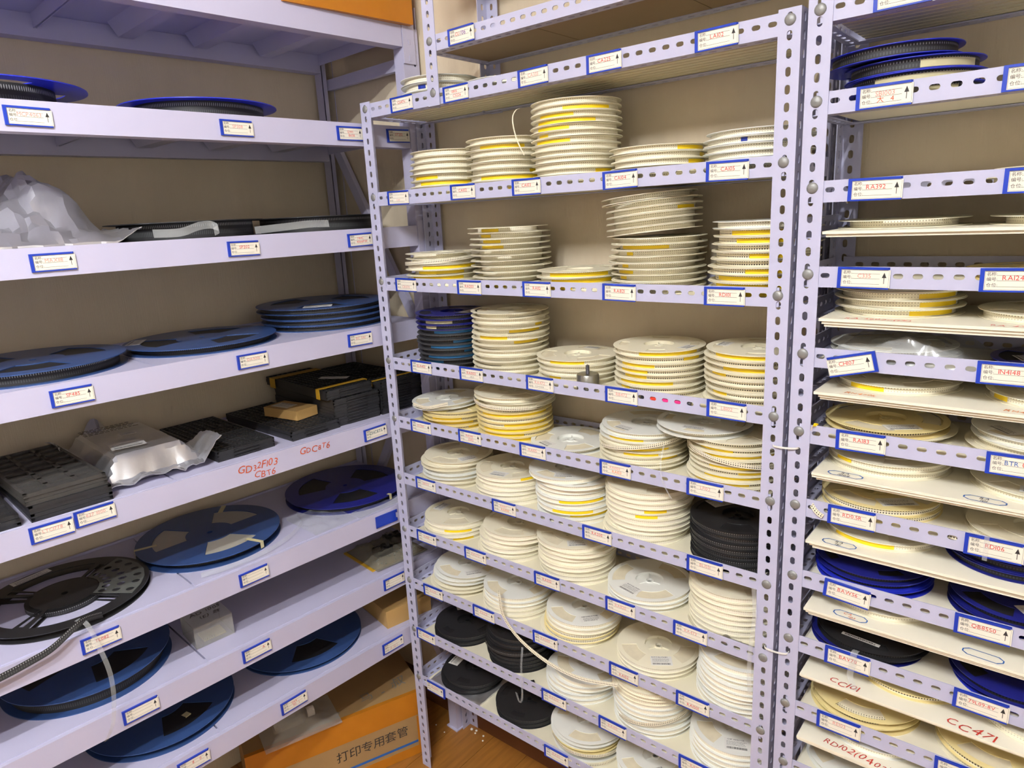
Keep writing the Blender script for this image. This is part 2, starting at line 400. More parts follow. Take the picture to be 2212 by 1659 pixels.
# extra side rails of rack C that carry the loose foam boards
BC = [(1.4895, 2), (1.357, 3), (1.243, 3), (1.1105, 3), (0.992, 3), (0.870, 3), (0.748, 2), (0.622, 2)]
for z, n in BC:
    obj('side_rail', rail_mesh(DEP - 0.012, 0.031, 0.022), 'paint', rackC, (TH + 0.0002, DEP - 0.006, z + 0.0285), (0, 0, -PI / 2))
    obj('side_rail', rail_mesh(DEP - 0.012, 0.031, 0.022), 'paint', rackC, (0.986 - TH - 0.0002, 0.006, z + 0.0285), (0, 0, PI / 2))
WHICH_B = ['under the RA392 rail', 'with faded red lettering', 'with faded orange lettering', 'with two blue ovals lettered in black', 'with a single blue oval lettered in black', 'with an orange-filled blue oval', 'lettered CC101', 'lettered RD102(0402)']
FT = 0.0042
boardtop = []
for k, (z, n) in enumerate(BC):
    for j in range(n):
        pos = 'top' if j == n - 1 else ('bottom' if j == 0 else 'middle')
        y0 = -0.012 + (n - 1 - j) * 0.0035 + RND.uniform(-.001, .001)
        xs = 0.962 + 0.038 + RND.uniform(0, 0.004) + (n - 1 - j) * 0.003
        b = obj('foam_board', MB().box(xs, 1.83, y0, DEP - 0.01, z + j * (FT + 0.0003), z + j * (FT + 0.0003) + FT), 'board_foam')
        tag(b, 'cream foam board, %s sheet of the pile %s' % (pos, WHICH_B[k]), 'foam board', 'loose foam boards in the right rack')
        if j == n - 1: boardtop.append((z + n * (FT + 0.0003), b))

# ------------------------------------------------------------------ rack A (heavy beams along the left wall)
ZA = [2.006, 1.771, 1.531, 1.292, 1.049, 0.807, 0.6215, 0.4395]
rackA = thing('beam_rack', 'lavender-white long-beam rack along the left wall with thick box beams', 'rack', AO, (0, 0, AROT))
U0, U1, SEAM = -1.25, 0.155, -0.5236
def upright_mesh():
    mb = MB(); n = int(2.05 / 0.05)
    def cells(w, hc, hl, hw):
        pl = []
        for i in range(n):
            a0 = i * 0.05; a1 = a0 + 0.05; c = (a0 + a1) / 2
            ar = [(c + hl / 2 * math.cos(t), hc + hw / 2 * math.sin(t)) for t in [k * PI / 6 for k in range(7)]]
            dn = [(a, 2 * hc - b) for a, b in ar]
            pl.append([(a0, hc)] + list(reversed(ar)) + [(a1, hc), (a1, w), (a0, w)])
            pl.append([(a1, hc)] + dn + [(a0, hc), (a0, 0), (a1, 0)])
        return pl
    mb.sheet(cells(0.05, 0.036, 0.024, 0.008), lambda a, b, d: (b, d, a), 0.002)
    for x in (0, 0.048): mb.box(x, x + 0.002, 0.0021, 0.035, 0, 2.05)
    mb.box(0, 0.014, 0.033, 0.035, 0, 2.05); mb.box(0.036, 0.05, 0.033, 0.035, 0, 2.05)
    mb.box(-0.006, 0.056, -0.004, 0.042, 0, 0.004)
    return mb.mesh('upright')
um = upright_mesh()
for u in (0.156, U0 - 0.052):
    obj('upright', um, 'rack_paint', rackA, (u, 0.002, 0))
    obj('upright', um, 'rack_paint', rackA, (u + 0.05, 0.398, 0), (0, 0, PI))
def beam_mesh():
    mb = MB(); L = U1 - U0
    prof = [(0, -0.051), (0.0, 0.0), (0.006, 0.0), (0.006, -0.0045), (0.034, -0.0045), (0.034, -0.051)]
    n = len(prof); pts = [(x, p[0], p[1]) for x in (0, L) for p in prof]
    fs = [(k, (k + 1) % n, n + (k + 1) % n, n + k) for k in range(n)] + [tuple(range(n - 1, -1, -1)), tuple(range(n, 2 * n))]
    fs = [tuple(reversed(f)) for f in fs]
    mb.add(pts, fs); return mb.mesh('beam')
bm_ = beam_mesh()
def bracket_mesh():
    mb = MB(); mb.box(0, 0.034, -0.0022, 0.0, -0.088, 0.012); mb.box(-0.0024, 0.0, -0.0022, 0.03, -0.088, 0.012)
    for z in (-0.075, -0.038, 0.0): mb.box(0.014, 0.019, -0.0034, -0.0022, z - 0.006, z + 0.006)
    return mb.mesh('bracket')
brm = bracket_mesh()
def panel_mesh(L):
    mb = MB(); mb.box(0, L, 0, 0.366, -0.0015, 0); mb.box(0, L, 0, 0.001, -0.0042, -0.0015)
    mb.box(0, 0.0015, 0, 0.366, -0.03, -0.0015); mb.box(L - 0.0015, L, 0, 0.366, -0.03, -0.0015)
    k = max(1, round(L / 0.165)); st = L / k
    for i in range(1, k):
        c = i * st
        pts = [(c + s * wd, y, z) for y in (0.035, 0.33) for s, wd, z in ((-1, 0.034, -0.0015), (-1, 0.016, -0.03), (1, 0.016, -0.03), (1, 0.034, -0.0015))]
        mb.add(pts, [(0, 1, 2, 3), (7, 6, 5, 4), (0, 4, 5, 1), (1, 5, 6, 2), (2, 6, 7, 3)])
    return mb.mesh('shelf_panel')
pm1 = panel_mesh(U1 - SEAM - 0.004); pm2 = panel_mesh(SEAM - U0 - 0.004)
for z in ZA:
    fb = obj('beam', bm_, 'rack_paint', rackA, (U0, 0.0, z))
    obj('beam', bm_, 'rack_paint', rackA, (U1, 0.4, z), (0, 0, PI))
    obj('bracket', brm, 'rack_paint', fb, (U1 - U0 + 0.004, 0.0005, 0)); obj('bracket', brm, 'rack_paint', fb, (-0.034, 0.0005, 0))
    obj('shelf_panel', pm1, 'rack_paint', rackA, (SEAM + 0.002, 0.017, z - 0.0025))
    obj('shelf_panel', pm2, 'rack_paint', rackA, (U0 + 0.002, 0.017, z - 0.0025))
for (v0, z0), (v1, z1) in (((0.37, 1.925), (0.03, 1.925)), ((0.365, 1.76), (0.04, 1.23)), ((0.04, 1.20), (0.365, 0.70)), ((0.365, 0.66), (0.04, 0.16))):
    for u in (0.181, U0 - 0.027): obj('brace', MB().bar((u, v0, z0), (u, v1, z1), 0.014, 0.028, (1, 0, 0) if False else (0, 0.3, 1)), 'rack_paint', rackA)

# ------------------------------------------------------------------ shelf labels
def holder_mesh(full=False):
    mb = MB(); w, h = 0.035, 0.0155
    if full:
        mb.box(-w, w - 0.006, -0.002, 0, -h, h); mb.box(-w, -w + 0.006, -0.0032, -0.002, -h, h)
        mb.box(-w, w - 0.004, -0.0032, -0.002, h - 0.003, h); mb.box(-w, w - 0.004, -0.0032, -0.002, -h, -h + 0.003)
        mb.box(w - 0.006, w - 0.001, -0.002, 0, h - 0.008, h); mb.box(w - 0.006, w - 0.001, -0.002, 0, -h, -h + 0.008)
    else:
        mb.box(-w, w - 0.0015, -0.0012, 0, -h, h); mb.box(-w, -w + 0.0050, -0.0036, -0.0012, -h, h)
        mb.box(-w + 0.0050, w - 0.003, -0.0036, -0.0012, h - 0.0034, h); mb.box(-w + 0.0050, w - 0.0015, -0.0032, -0.0012, -h, -h + 0.0022)
    return mb.mesh('holder')
HM = holder_mesh(); HMF = holder_mesh(True)
CARD = MB().box(-0.0299, 0.0348, -0.0026, -0.0013, -0.0132, 0.0120).mesh('card')
def print_mesh():
    mb = MB(); y = -0.0028
    def q(x0, x1, z0, z1): mb.add([(x0, y, z0), (x1, y, z0), (x1, y, z1), (x0, y, z1)], [(0, 1, 2, 3)])
    for z in (0.0062, -0.0008, -0.0085): q(-0.016, 0.0215, z - 0.00018, z + 0.00018)
    q(0.0268, 0.0276, -0.0075, 0.001); mb.add([(0.0242, y, 0.0008), (0.0302, y, 0.0008), (0.0272, y, 0.0085)], [(0, 1, 2)])
    b = 0.00012
    for z in (-0.0122, 0.0112): q(-0.029, 0.0332, z - b, z + b)
    for x in (-0.029, 0.0332): q(x - b, x + b, -0.0122, 0.0112)
    for s, z in (('名称:', 0.0076), ('编号:', 0.0008), ('仓位:', -0.0068)):
        me = text(s, 0.0056, 'LEFT'); n = len(mb.v)
        mb.v += [(p.co.x - 0.0275, y, p.co.y + z) for p in me.vertices]; mb.f += [[n + i for i in pl.vertices] for pl in me.polygons]
    return mb.mesh('card_print')
PRINT = print_mesh()
def shelf_label(loc, rotz, codes, label, tilt=0.0, group='blue-framed shelf labels', flip=False):
    t = thing('shelf_label', label, 'label', loc, (0, tilt, rotz), group)
    if codes is None:
        obj('holder', HMF, 'holder_blue', t); return t
    h = obj('holder', HM, 'holder_blue', t)
    if flip: h.scale = (-1, 1, 1); 
    c = obj('card', CARD, 'card', t)
    if flip: c.location.x = -0.004
    obj('card_print', PRINT, 'ink', c)
    for body, dx, dz, sz, m in codes:
        obj('code_lettering', text(body, sz), m, c, (dx, -0.0029, dz), UPR)
    return t
def C1(s, m='stamp_red', dx=0.001, dz=0.0027, sz=0.0088): return [(s, dx, dz, sz, m)]
def C2(s1, s2, m='stamp_red', m2=None): return [(s1, 0.0, 0.0034, 0.0075, m), (s2, 0.004, -0.0046, 0.0082, m2 or m)]
LB = {
 0: [(0.300, C1('CU', dx=-0.009) + [('/06', 0.006, 0.0030, 0.011, 'marker_purple')], 'reading CU/06 on the upper frame')],
 1: [(0.108, C1('C647n'), 'reading C647n'), (0.272, C2('0805 .', 'C5226'), 'reading 0805 C5226'), (0.471, C1('CA333', 'stamp_faint'), 'reading CA333'), (0.625, C1('CA225'), 'reading CA225'), (0.827, C1('LA102'), 'reading LA102')],
 2: [(0.071, C1('CA0', 'stamp_faint', dz=-0.005, sz=.006), 'nearly blank, beside the corner post on the CA103 rail'), (0.274, C1('CA102'), 'reading CA102'), (0.444, C1('CA103'), 'reading CA103'), (0.654, C1('CA104'), 'reading CA104'), (0.849, C1('CA105'), 'reading CA105')],
 3: [(0.072, C1('CR070', 'stamp_faint', dz=-0.005), 'in faint CR070, beside the corner post'), (0.275, C1('RA203'), 'reading RA203'), (0.459, C1('RA112'), 'reading RA112'), (0.649, C1('RA821'), 'reading RA821'), (0.849, C1('RD101'), 'reading RD101')],
 4: [(0.101, C1('0LA402'), 'reading 0LA402'), (0.264, C1('RA1003') + [('20k%', 0.003, -0.0055, 0.0055, 'ink_grey')], 'reading RA1003'), (0.457, C1('RA472', 'stamp_faint') + [('0.0+0.0001', 0.0, -0.0055, 0.005, 'ink_grey')], 'reading RA472'), (0.651, C1('RB472', 'stamp_faint'), 'reading RB472'), (0.857, C1('LB102', 'stamp_faint'), 'reading LB102')],
 5: [(0.082, C1('RC100', 'stamp_faint'), 'reading RC100'), (0.246, C2('RA243', '2502'), 'reading RA243 2502'), (0.430, C1('RA105', 'stamp_faint'), 'reading RA105'), (0.635, C2('RA1002', 'RA103', 'stamp_faint', 'stamp_orange'), 'reading RA1002 over orange RA103'), (0.821, C1('LF102', 'stamp_faint'), 'reading LF102')],
 6: [(0.082, C1('28020', 'stamp_faint'), 'reading 28020'), (0.339, C2('RA107', 'RA1001', 'stamp_faint', 'stamp_orange'), 'reading RA107 over orange RA1001'), (0.589, C1('RA200'), 'reading RA200'), (0.823, C1('BL1551', 'stamp_faint'), 'reading BL1551')],
 7: [(0.068, C1('RA101', 'stamp_faint'), 'reading RA101'), (0.238, C1('RA273', 'stamp_faint'), 'reading RA273'), (0.454, C1('RA332'), 'reading RA332'), (0.642, C1('RA820', 'stamp_faint'), 'reading RA820'), (0.796, C1('RA473', 'stamp_faint'), 'reading RA473')],
 8: [(0.075, C1('RA301', 'stamp_faint'), 'reading RA301'), (0.253, C1('RA221', 'stamp_faint'), 'reading RA221'), (0.442, C1('RA000', 'stamp_faint'), 'reading RA000'), (0.648, C1('RA152', dz=-0.005), 'reading RA152'), (0.803, C1('RA1501', dz=-0.005), 'reading RA1501')],
 9: [(0.031, C1('BL050', 'stamp_faint'), 'in faint BL050, beside the corner post'), (0.460, C1('RA222', 'stamp_faint'), 'reading RA222'), (0.618, C1('RA471', 'stamp_faint'), 'reading RA471'), (0.810, C1('RA331', 'stamp_faint'), 'reading RA331')],
 10: [(0.052, C1('BL1206', 'stamp_faint'), 'reading faint BL1206 on the lowest rail'), (0.460, C1('RA512', 'stamp_faint'), 'reading RA512 on the lowest rail')]}
for s, ls in LB.items():
    z = (1.910 if s == 0 else ZB[s - 1]) - 0.0158
    for i, (x, codes, lab) in enumerate(ls):
        dz = -0.004 if s == 10 else RND.uniform(-.001, .001)
        shelf_label((x, -0.0022 if s == 0 else 0.0014, z + dz), 0, codes, 'blue-framed shelf label %s' % lab, tilt=rad(RND.uniform(-1, 1)), flip=(s == 10 and i == 0))
LC = {1: [(1.081, [], 'blank, on the top rail of the right rack')], 2: [(1.067, C1('SB1003', 'stamp_faint') + [('大  4', 0.002, -0.005, 0.009, 'marker_orange')], 'reading SB1003'), (1.234, C1('L1004', 'stamp_red'), 'reading L1004')],
 3: [(1.064, C1('RA392'), 'reading RA392'), (1.247, C1('RA393', 'stamp_faint'), 'reading RA393')], 4: [(1.057, C1('C335', 'stamp_faint'), 'reading C335'), (1.233, C1('RA124'), 'reading RA124')],
 5: [(1.049, C1('CH107', dx=-.002), 'reading CH107, hanging askew'), (1.241, C1('1N4148'), 'reading 1N4148')], 6: [(1.069, C1('RA183'), 'reading RA183'), (1.263, C1('BTR', 'marker_blue', dx=-.006) + [('0', 0.008, 0.0027, 0.0095, 'stamp_red')], 'reading BTR0')],
 7: [(1.064, C1('RD0.5R'), 'reading RD0.5R'), (1.249, C1('RD106'), 'reading RD106')], 8: [(1.065, C1('BAW56'), 'reading BAW56'), (1.248, C1('QB8550'), 'reading QB8550')],
 9: [(1.073, C1('BAV70'), 'reading BAV70'), (1.257, C1('79L09-8V', sz=.008), 'reading 79L09-8V')], 10: [(1.067, C1('RE103', 'stamp_faint'), 'reading RE103'), (1.243, C1('RE104', 'stamp_faint'), 'reading RE104')]}
for s, ls in LC.items():
    for i, (x, codes, lab) in enumerate(ls):
        z = ZC[s - 1] - 0.0158; tl = rad(RND.uniform(-1, 1)); y = 0.0014
        if s == 5 and i == 0: z = 1.301; tl = rad(-14)
        if s == 8 and i == 0: z -= 0.004; tl = rad(4)
        shelf_label((x, y, z), 0, codes, 'blue-framed shelf label %s' % lab, tilt=tl, flip=(s == 5 and i == 0))
LA = {1: [(-0.659, C1('MCP4063', 'stamp_faint'), 'reading MCP4063'), (-0.296, C1('SP308', 'stamp_faint'), 'reading SP308'), (-0.023, C2('QW1', '8658.'), 'reading QW1 8658'), (0.118, C1('ST232'), 'reading ST232')],
 2: [(-0.666, C1('MAX118', 'stamp_faint'), 'reading MAX118'), (-0.317, C1('SP202'), 'reading SP202'), (-0.024, C2('74HC', '4066PW'), 'reading 74HC 4066PW')],
 3: [(-0.679, C1('SP485'), 'reading SP485'), (-0.332, C1('DA9001', 'stamp_faint'), 'reading DA9001'), (-0.053, C1('BC 5A1', 'stamp_faint'), 'reading BC 5A1')],
 4: [(-0.754, C1('LTC1778', 'stamp_faint'), 'reading LTC1778'), (-0.682, C1('627 1000', 'stamp_faint'), 'with faint red digits, right of its twin on the tray beam'), (-0.036, [('ZHC8T6', 0.001, 0.0015, 0.0105, 'marker_green')], 'hand-lettered ZHC8T6 in green')],
 5: [(-0.715, C1('TL082'), 'reading TL082'), (-0.400, [], 'left blank below the taped blue reel'), (-0.028, None, '')],
 6: [(-0.673, [], 'left blank, on the rail under the thick blue reel'), (-0.420, C1('A', dx=0.016), 'blank but for a red A'), (-0.024, [], 'left blank, on the rail below the bag of black parts')],
 7: [(-0.594, C1('8   0', 'stamp_red', dx=0.006), 'marked 8 0 on the lowest beam'), (-0.350, C2('1264', '90  1', 'stamp_red'), 'with two red rows of digits, above the floor carton'), (-0.049, C1('A 32 1', 'stamp_faint', dz=-.005), 'in faint A 32 1, below the kraft box')]}
for s, ls in LA.items():
    for i, (u, codes, lab) in enumerate(ls):
        z = ZA[s] - 0.0245 + RND.uniform(-.002, .002)
        if s == 4 and i < 2: z = ZA[s] - (0.020 if i == 0 else 0.0155)
        shelf_label(A2W(u, -0.0004, z), AROT, codes, 'empty blue plastic label holder without a card' if codes is None else 'blue-framed shelf label %s' % lab, tilt=rad(RND.uniform(-1.5, 1.5)))

# ------------------------------------------------------------------ reels
def flange_mesh(R, hub, wins, t=0.0010, seg=72, holes=True):
    """wins: list of (r0, r1, angle, half width in degrees)"""
    rs = sorted(set([hub, R * 0.998] + [r for w_ in wins for r in w_[:2]])); mb = MB(); polys = []
    for i in range(seg):
        a0 = 2 * PI * i / seg; a1 = 2 * PI * (i + 1) / seg; am = math.degrees((a0 + a1) / 2)
        for k in range(len(rs) - 1):
            rm = (rs[k] + rs[k + 1]) / 2; skip = False
            for q0, q1, ac, hw in wins:
                d = abs((am - ac + 180) % 360 - 180)
                if q0 < rm < q1 and d < hw: skip = True
            if not skip: polys.append([(rs[k], i), (rs[k + 1], i), (rs[k + 1], (i + 1) % seg), (rs[k], (i + 1) % seg)])
    mb.sheet(polys, lambda r, i, d: (r * math.cos(2 * PI * i / seg), r * math.sin(2 * PI * i / seg), d), t)
    mb.f = [list(reversed(f)) for f in mb.f]
    return mb.mesh('flange', 40)
R7 = 0.089; H7 = 0.0115
FL7 = [flange_mesh(R7, 0.0297, [(0.047, 0.079, a, 23) for a in (0, 120, 240)]),
       flange_mesh(R7, 0.0297, [(0.052, 0.079, a, 30) for a in (0, 120, 240)]),
       flange_mesh(R7, 0.0297, [(0.060, 0.077, a, 14) for a in (0, 90, 180, 270)])]
R13 = 0.165
FL13 = [flange_mesh(R13, 0.0068, [(0.055, 0.128, a, 30) for a in (0, 120, 240)], 0.0018, 96),
        flange_mesh(R13, 0.0068, [(0.060, 0.138, a, 24) for a in (0, 72, 144, 216, 288)], 0.0018, 96)]
def hub_mesh(h, ro=0.031, ri=0.0297):
    pr = [(0.0066, 0.0016), (0.0066, h - 0.003), (0.0095, h - 0.003), (0.0095, h * 0.42), (ri - 0.0004, h * 0.42), (ri - 0.0004, h - 0.0004), (ro, h - 0.0004), (ro, 0.0004), (ri - 0.002, 0.0004), (ri - 0.002, 0.0016)]
    mb = MB(); mb.lathe(pr, 36, close=True)
    for k in range(3):
        a = k * 2 * PI / 3; mb.bar((0.0095 * math.cos(a), 0.0095 * math.sin(a), h * 0.5), (ri * math.cos(a), ri * math.sin(a), h * 0.5), 0.0022, h * 0.3)
    return mb.mesh('hub', 35)
HUB7 = hub_mesh(H7)
_tc = {}
def tape_mesh(rt, ri, z0, z1, seg=72):
    k = (round(rt, 4), round(ri, 4), round(z0, 4), round(z1, 4))
    if k not in _tc:
        mb = MB(); c = 2 * PI * rt / 0.004; n = max(1, round(c))
        pts = []
        for i in range(seg):
            a = 2 * PI * i / seg; ca, sa = math.cos(a), math.sin(a)
            pts += [(rt * ca, rt * sa, z0), (rt * ca, rt * sa, z1), (ri * ca, ri * sa, z1), (ri * ca, ri * sa, z0)]
        mb.v = pts
        for i in range(seg):
            j = (i + 1) % seg
            mb.uv[len(mb.f)] = [(n * i / seg, 0), (n * (i + 1) / seg, 0), (n * (i + 1) / seg, 1), (n * i / seg, 1)]
            mb.f.append([4 * i, 4 * j, 4 * j + 1, 4 * i + 1])
            for a, b in ((1, 2), (2, 3), (3, 0)):
                mb.mi[len(mb.f)] = 1; mb.uv[len(mb.f)] = [(0, 2)] * 4
                mb.f.append([4 * i + a, 4 * j + a, 4 * j + b, 4 * i + b])
        _tc[k] = mb.mesh('tape_roll', 35)
    return _tc[k]
def arc_mesh(r, a0, a1, z0, z1, t=0.0004):
    k = ('arc', round(r, 4), round(a1 - a0, 2), round(z0, 4), round(z1, 4))
    if k not in _tc:
        n = max(3, int((a1 - a0) / 0.09)); d = a1 - a0; mb = MB()
        mb.sheet([[(i, 0), (i + 1, 0), (i + 1, 1), (i, 1)] for i in range(n)],
                 lambda i, b, q: ((r + q) * math.cos(d * i / n), (r + q) * math.sin(d * i / n), z0 + (z1 - z0) * b), t)
        _tc[k] = mb.mesh('tape_strip', 40)
    return _tc[k]
STY = {  # flange, hub, tape side, tape edge
 'cream': ('reel_cream', 'reel_cream', 'tape_paper', 'tape_edge'), 'creamd': ('reel_cream', 'reel_cream', 'tape_dark', 'tape_edge'),
 'plain': ('reel_cream', 'reel_cream', 'tape_plain', 'tape_edge'), 'plainw': ('reel_white', 'reel_white', 'tape_plain', 'tape_edge'), 'white': ('reel_white', 'reel_white', 'tape_paper', 'tape_edge'), 'ivory': ('reel_ivory', 'reel_ivory', 'tape_dark', 'tape_edge'),
 'navy': ('reel_navy', 'reel_navy', 'tape_black', 'tape_edge_black'), 'cobalt': ('reel_cobalt', 'reel_cobalt', 'tape_black', 'tape_edge_black'),
 'black': ('reel_black', 'reel_black', 'tape_black', 'tape_edge_black'), 'charcoal': ('reel_charcoal', 'reel_black', 'tape_black', 'tape_edge_black'),
 'bluec': ('reel_blue', 'reel_blue', 'tape_black', 'tape_clear'), 'blue': ('reel_blue', 'reel_blue', 'tape_black', 'tape_edge_black')}
ADJ = {'cream': 'cream', 'creamd': 'cream', 'white': 'white', 'ivory': 'yellowish ivory', 'navy': 'navy blue', 'cobalt': 'cobalt blue', 'black': 'black', 'charcoal': 'charcoal', 'blue': 'blue', 'bluec': 'blue', 'plain': 'cream', 'plainw': 'white'}
STRIPW = {'y': 'yellow_tape', 'b': 'blue_tape', 't': 'tan_tape', 'g': 'blue_tag'}
def facing(x, y):
    d = Vector((CAM.x - x, CAM.y - y)).normalized()
    return math.atan2(d.y, d.x)
def sticker_parts(par, loc, rot, w_, h_, lines=(), m='sticker', green=False):
    s = obj('sticker', MB().box(-w_ / 2, w_ / 2, -h_ / 2, h_ / 2, 0, 0.0002), m, par, loc, rot)
    mb = MB(); rr_ = random.Random(int(w_ * 1e5 + h_ * 3e5)); z = 0.0003
    def q(x0, x1, y0, y1): mb.add([(x0, y0, z), (x1, y0, z), (x1, y1, z), (x0, y1, z)], [(0, 1, 2, 3)])
    x = -w_ * 0.42
    while x < w_ * 0.40:                       # barcode
        bw = rr_.choice((0.0003, 0.0005, 0.0008)); q(x, x + bw, -h_ * 0.42, -h_ * 0.24); x += bw + rr_.choice((0.0004, 0.0006))
    for k in range(4):                         # fine print
        y = h_ * (0.20 - 0.10 * k); x = -w_ * 0.42
        while x < w_ * (0.25 + 0.15 * rr_.random()):
            bw = rr_.uniform(0.001, 0.004); q(x, x + bw, y - 0.0004, y + 0.0004); x += bw + 0.0008
    obj('sticker_print', mb, 'ink', s)
    for body, dx, dy, sz in lines: obj('sticker_lettering', text(body, sz), 'ink', s, (dx, dy, 0.0004))
    return s
_ho = {}
def reel(kind, loc, label, H=H7, rt=0.080, fl=0, spin=None, tilt=(0, 0), strips=(), group=None, big=False, rotz=None, sticker=None, name='tape_reel', hubr=None, tapez=None):
    t = thing(name, label, 'reel', loc, (tilt[0], tilt[1], 0), group)
    st = STY[kind]; sp = RND.uniform(0, 2 * PI) if spin is None else spin
    ft = 0.0018 if big else 0.0010; fm = FL13[fl] if big else FL7[fl]
    obj('flange', fm, st[0], t, (0, 0, 0), (0, 0, sp)); obj('flange', fm, st[0], t, (0, 0, H - ft), (0, 0, sp))
    if big:
        hk = ('b', round(H, 4))
        if hk not in _ho:
            mb = MB(); mb.lathe([(0.0068, ft), (0.0068, H - ft), (0.05, H - ft), (0.05, ft)], 40, close=True); _ho[hk] = mb.mesh('hub', 35)
        obj('hub', _ho[hk], st[1], t); ri = 0.0502
    else:
        h = obj('hub', HUB7, st[1], t); h.scale = (1, 1, H / H7); ri = 0.0312
    tm = tape_mesh(rt, ri, ft + 0.0001, H - ft - 0.0001)
    obj('tape_roll', tm, [st[2], st[3]], t, (0, 0, 0), (0, 0, sp))
    fa = facing(loc[0], loc[1])
    for a, b, c in strips:                     # fractions of the visible width, image left -1 .. right +1
        th0 = fa + math.asin(max(-0.99, a)); th1 = fa + math.asin(min(0.99, b))
        zz = (0.12, 0.80) if c in 'yt' else (0.2, 0.9)
        am = arc_mesh(rt + 0.0002, th0, th1, ft + (H - 2 * ft) * zz[0], ft + (H - 2 * ft) * zz[1])
        obj('tape_strip', am, STRIPW[c], t, (0, 0, 0), (0, 0, th0), label={'y': 'yellow cover tape', 'b': 'blue cover tape', 't': 'tan paper tape', 'g': 'dark blue tag'}[c])
    if sticker:
        r_, ang, w_, h_, lines = sticker[:5]
        srot = sticker[5] if len(sticker) > 5 else ang + PI / 2
        sticker_parts(t, (r_ * math.cos(ang), r_ * math.sin(ang), H + 0.00005), (0, 0, srot), w_, h_, lines)
    return t
ORD = ['topmost', 'second', 'third', 'fourth', 'fifth', 'sixth', 'seventh', 'eighth', 'ninth', 'tenth', 'eleventh', 'twelfth', 'thirteenth', 'fourteenth', 'fifteenth', 'sixteenth']
def stack(x, y, z, n, where, kind='cream', t=0.0115, rts=(0.080,), ys={}, kinds={}, off={}, tilt={}, fls={}, stick={}, jit=0.0034, spins={}, col='y', lean=(0, 0)):
    """ys: {index from top: (a, b[, colour])}; off: {index: (dx, dy)}; returns the height of the top"""
    top = z + n * t
    for i in range(n):                          # i counts from the top
        zz = z + (n - 1 - i) * t
        k = kinds.get(i, kind); q = ys.get(i, ())
        if q and not isinstance(q[0], tuple): q = (q,)
        strips = [(a[0], a[1], a[2] if len(a) > 2 else col) for a in q]
        o_ = off.get(i, (RND.uniform(-jit, jit), RND.uniform(-jit, jit)))
        f = (n - 1 - i)
        if n == 1: lab = '%s reel lying alone %s' % (ADJ[k], where)
        elif i == 0: lab = '%s reel, topmost, %s' % (ADJ[k], where)
        elif i == n - 1: lab = '%s reel, lowest, %s' % (ADJ[k], where)
        else: lab = '%s reel, %s from top, %s' % (ADJ[k], ORD[i], where)
        yy = min(max(y + o_[1] + lean[1] * f, 0.0937), 0.1098)
        reel(k, (x + o_[0] + lean[0] * f, yy, zz + tilt.get(i, (0, 0, 0))[2]), lab, H=t - 0.0006, rt=rts[i % len(rts)], fl=fls.get(i, 0 if i else 1), tilt=tilt.get(i, (0, 0, 0))[:2],
             strips=strips, group='seven-inch component reels', sticker=stick.get(i), spin=spins.get(i))
    return top
def zb(s): return ZB[s - 1] - BT
FA = facing
Y0 = 0.102
# --- top board of rack B
stack(0.128, Y0, zb(1), 4, 'stack on the top board beside the upper frame post', 'white', 0.0145, ys={1: (-0.62, -0.42, 'g')}, fls={0: 2})
stack(0.322, Y0, zb(1), 2, 'stack on the top board under the CU/06 rail', 'white', 0.013)
# --- CA10x shelf
stack(0.135, Y0, zb(2), 8, 'stack beside the corner post on the CA103 rail', 'cream', 0.0126, (0.082, 0.080), {4: (-.9, -.3), 5: (-.8, .95), 6: (-.4, .9), 7: (.1, .9)}, lean=(0.001, 0))
stack(0.315, Y0, zb(2), 9, 'stack behind the CA102 label', 'cream', 0.0122, (0.080, 0.076), {1: (-.7, .5), 5: (.6, .95), 6: (-.7, .95), 7: (-.9, -.4), 8: (0, .9)})
stack(0.495, Y0, zb(2), 14, 'stack behind the CA103 label', 'cream', 0.0114, (0.081, 0.082, 0.079), {1: (-.3, .75), 2: (-.85, -.05), 3: (-.9, .43), 4: (-.85, -.13), 5: (-.92, -.7), 6: (-.92, -.13), 11: (.45, .85), 12: (0, .85), 13: (.5, .85)})
stack(0.676, Y0, zb(2), 5, 'stack behind the CA104 label', 'cream', 0.0118, (0.081,), {0: (.4, .95), 1: (.85, .95), 2: (.6, .95), 3: (.7, .97)})
stack(0.860, Y0, zb(2), 6, 'stack behind the CA105 label', 'white', 0.0112, (0.081,), {1: (-.32, -.2, 'g'), 4: (-.1, .05, 'g')})
# --- RA203 shelf
stack(0.100, Y0, zb(3), 6, 'stack beside the corner post on the RA203 rail', 'cream', 0.0125, (0.070, 0.078, 0.082), {2: (-.55, .95), 3: (-.85, .65), 4: (-.9, .6)})
stack(0.312, Y0, zb(3), 11, 'stack behind the RA203 label', 'cream', 0.0117, (0.066, 0.070, 0.068), {0: (-.85, -.3), 1: (-.9, -.6), 2: (-.85, -.3), 3: (-.9, -.2), 10: (-.9, -.2)})
stack(0.492, Y0, zb(3), 3, 'stack behind the RA112 label', 'cream', 0.0128, (0.079,), {0: (-.75, .7), 1: (-.7, .8), 2: (-.8, -.2)})
tl = rad(-4.6)
stack(0.674, Y0, zb(3), 15, 'leaning stack behind the RA821 label', 'cream', 0.0112, (0.074, 0.072, 0.075), {2: (.55, .95), 7: (-.9, .25), 8: (-.75, -.6), 10: (-.85, -.7), 11: (-.95, -.6), 12: (-.95, -.8)},
      tilt={i: (0, tl, 0.0070) for i in range(6)}, off={0: (-0.018, 0), **{i: (-0.008, 0) for i in range(1, 6)}})
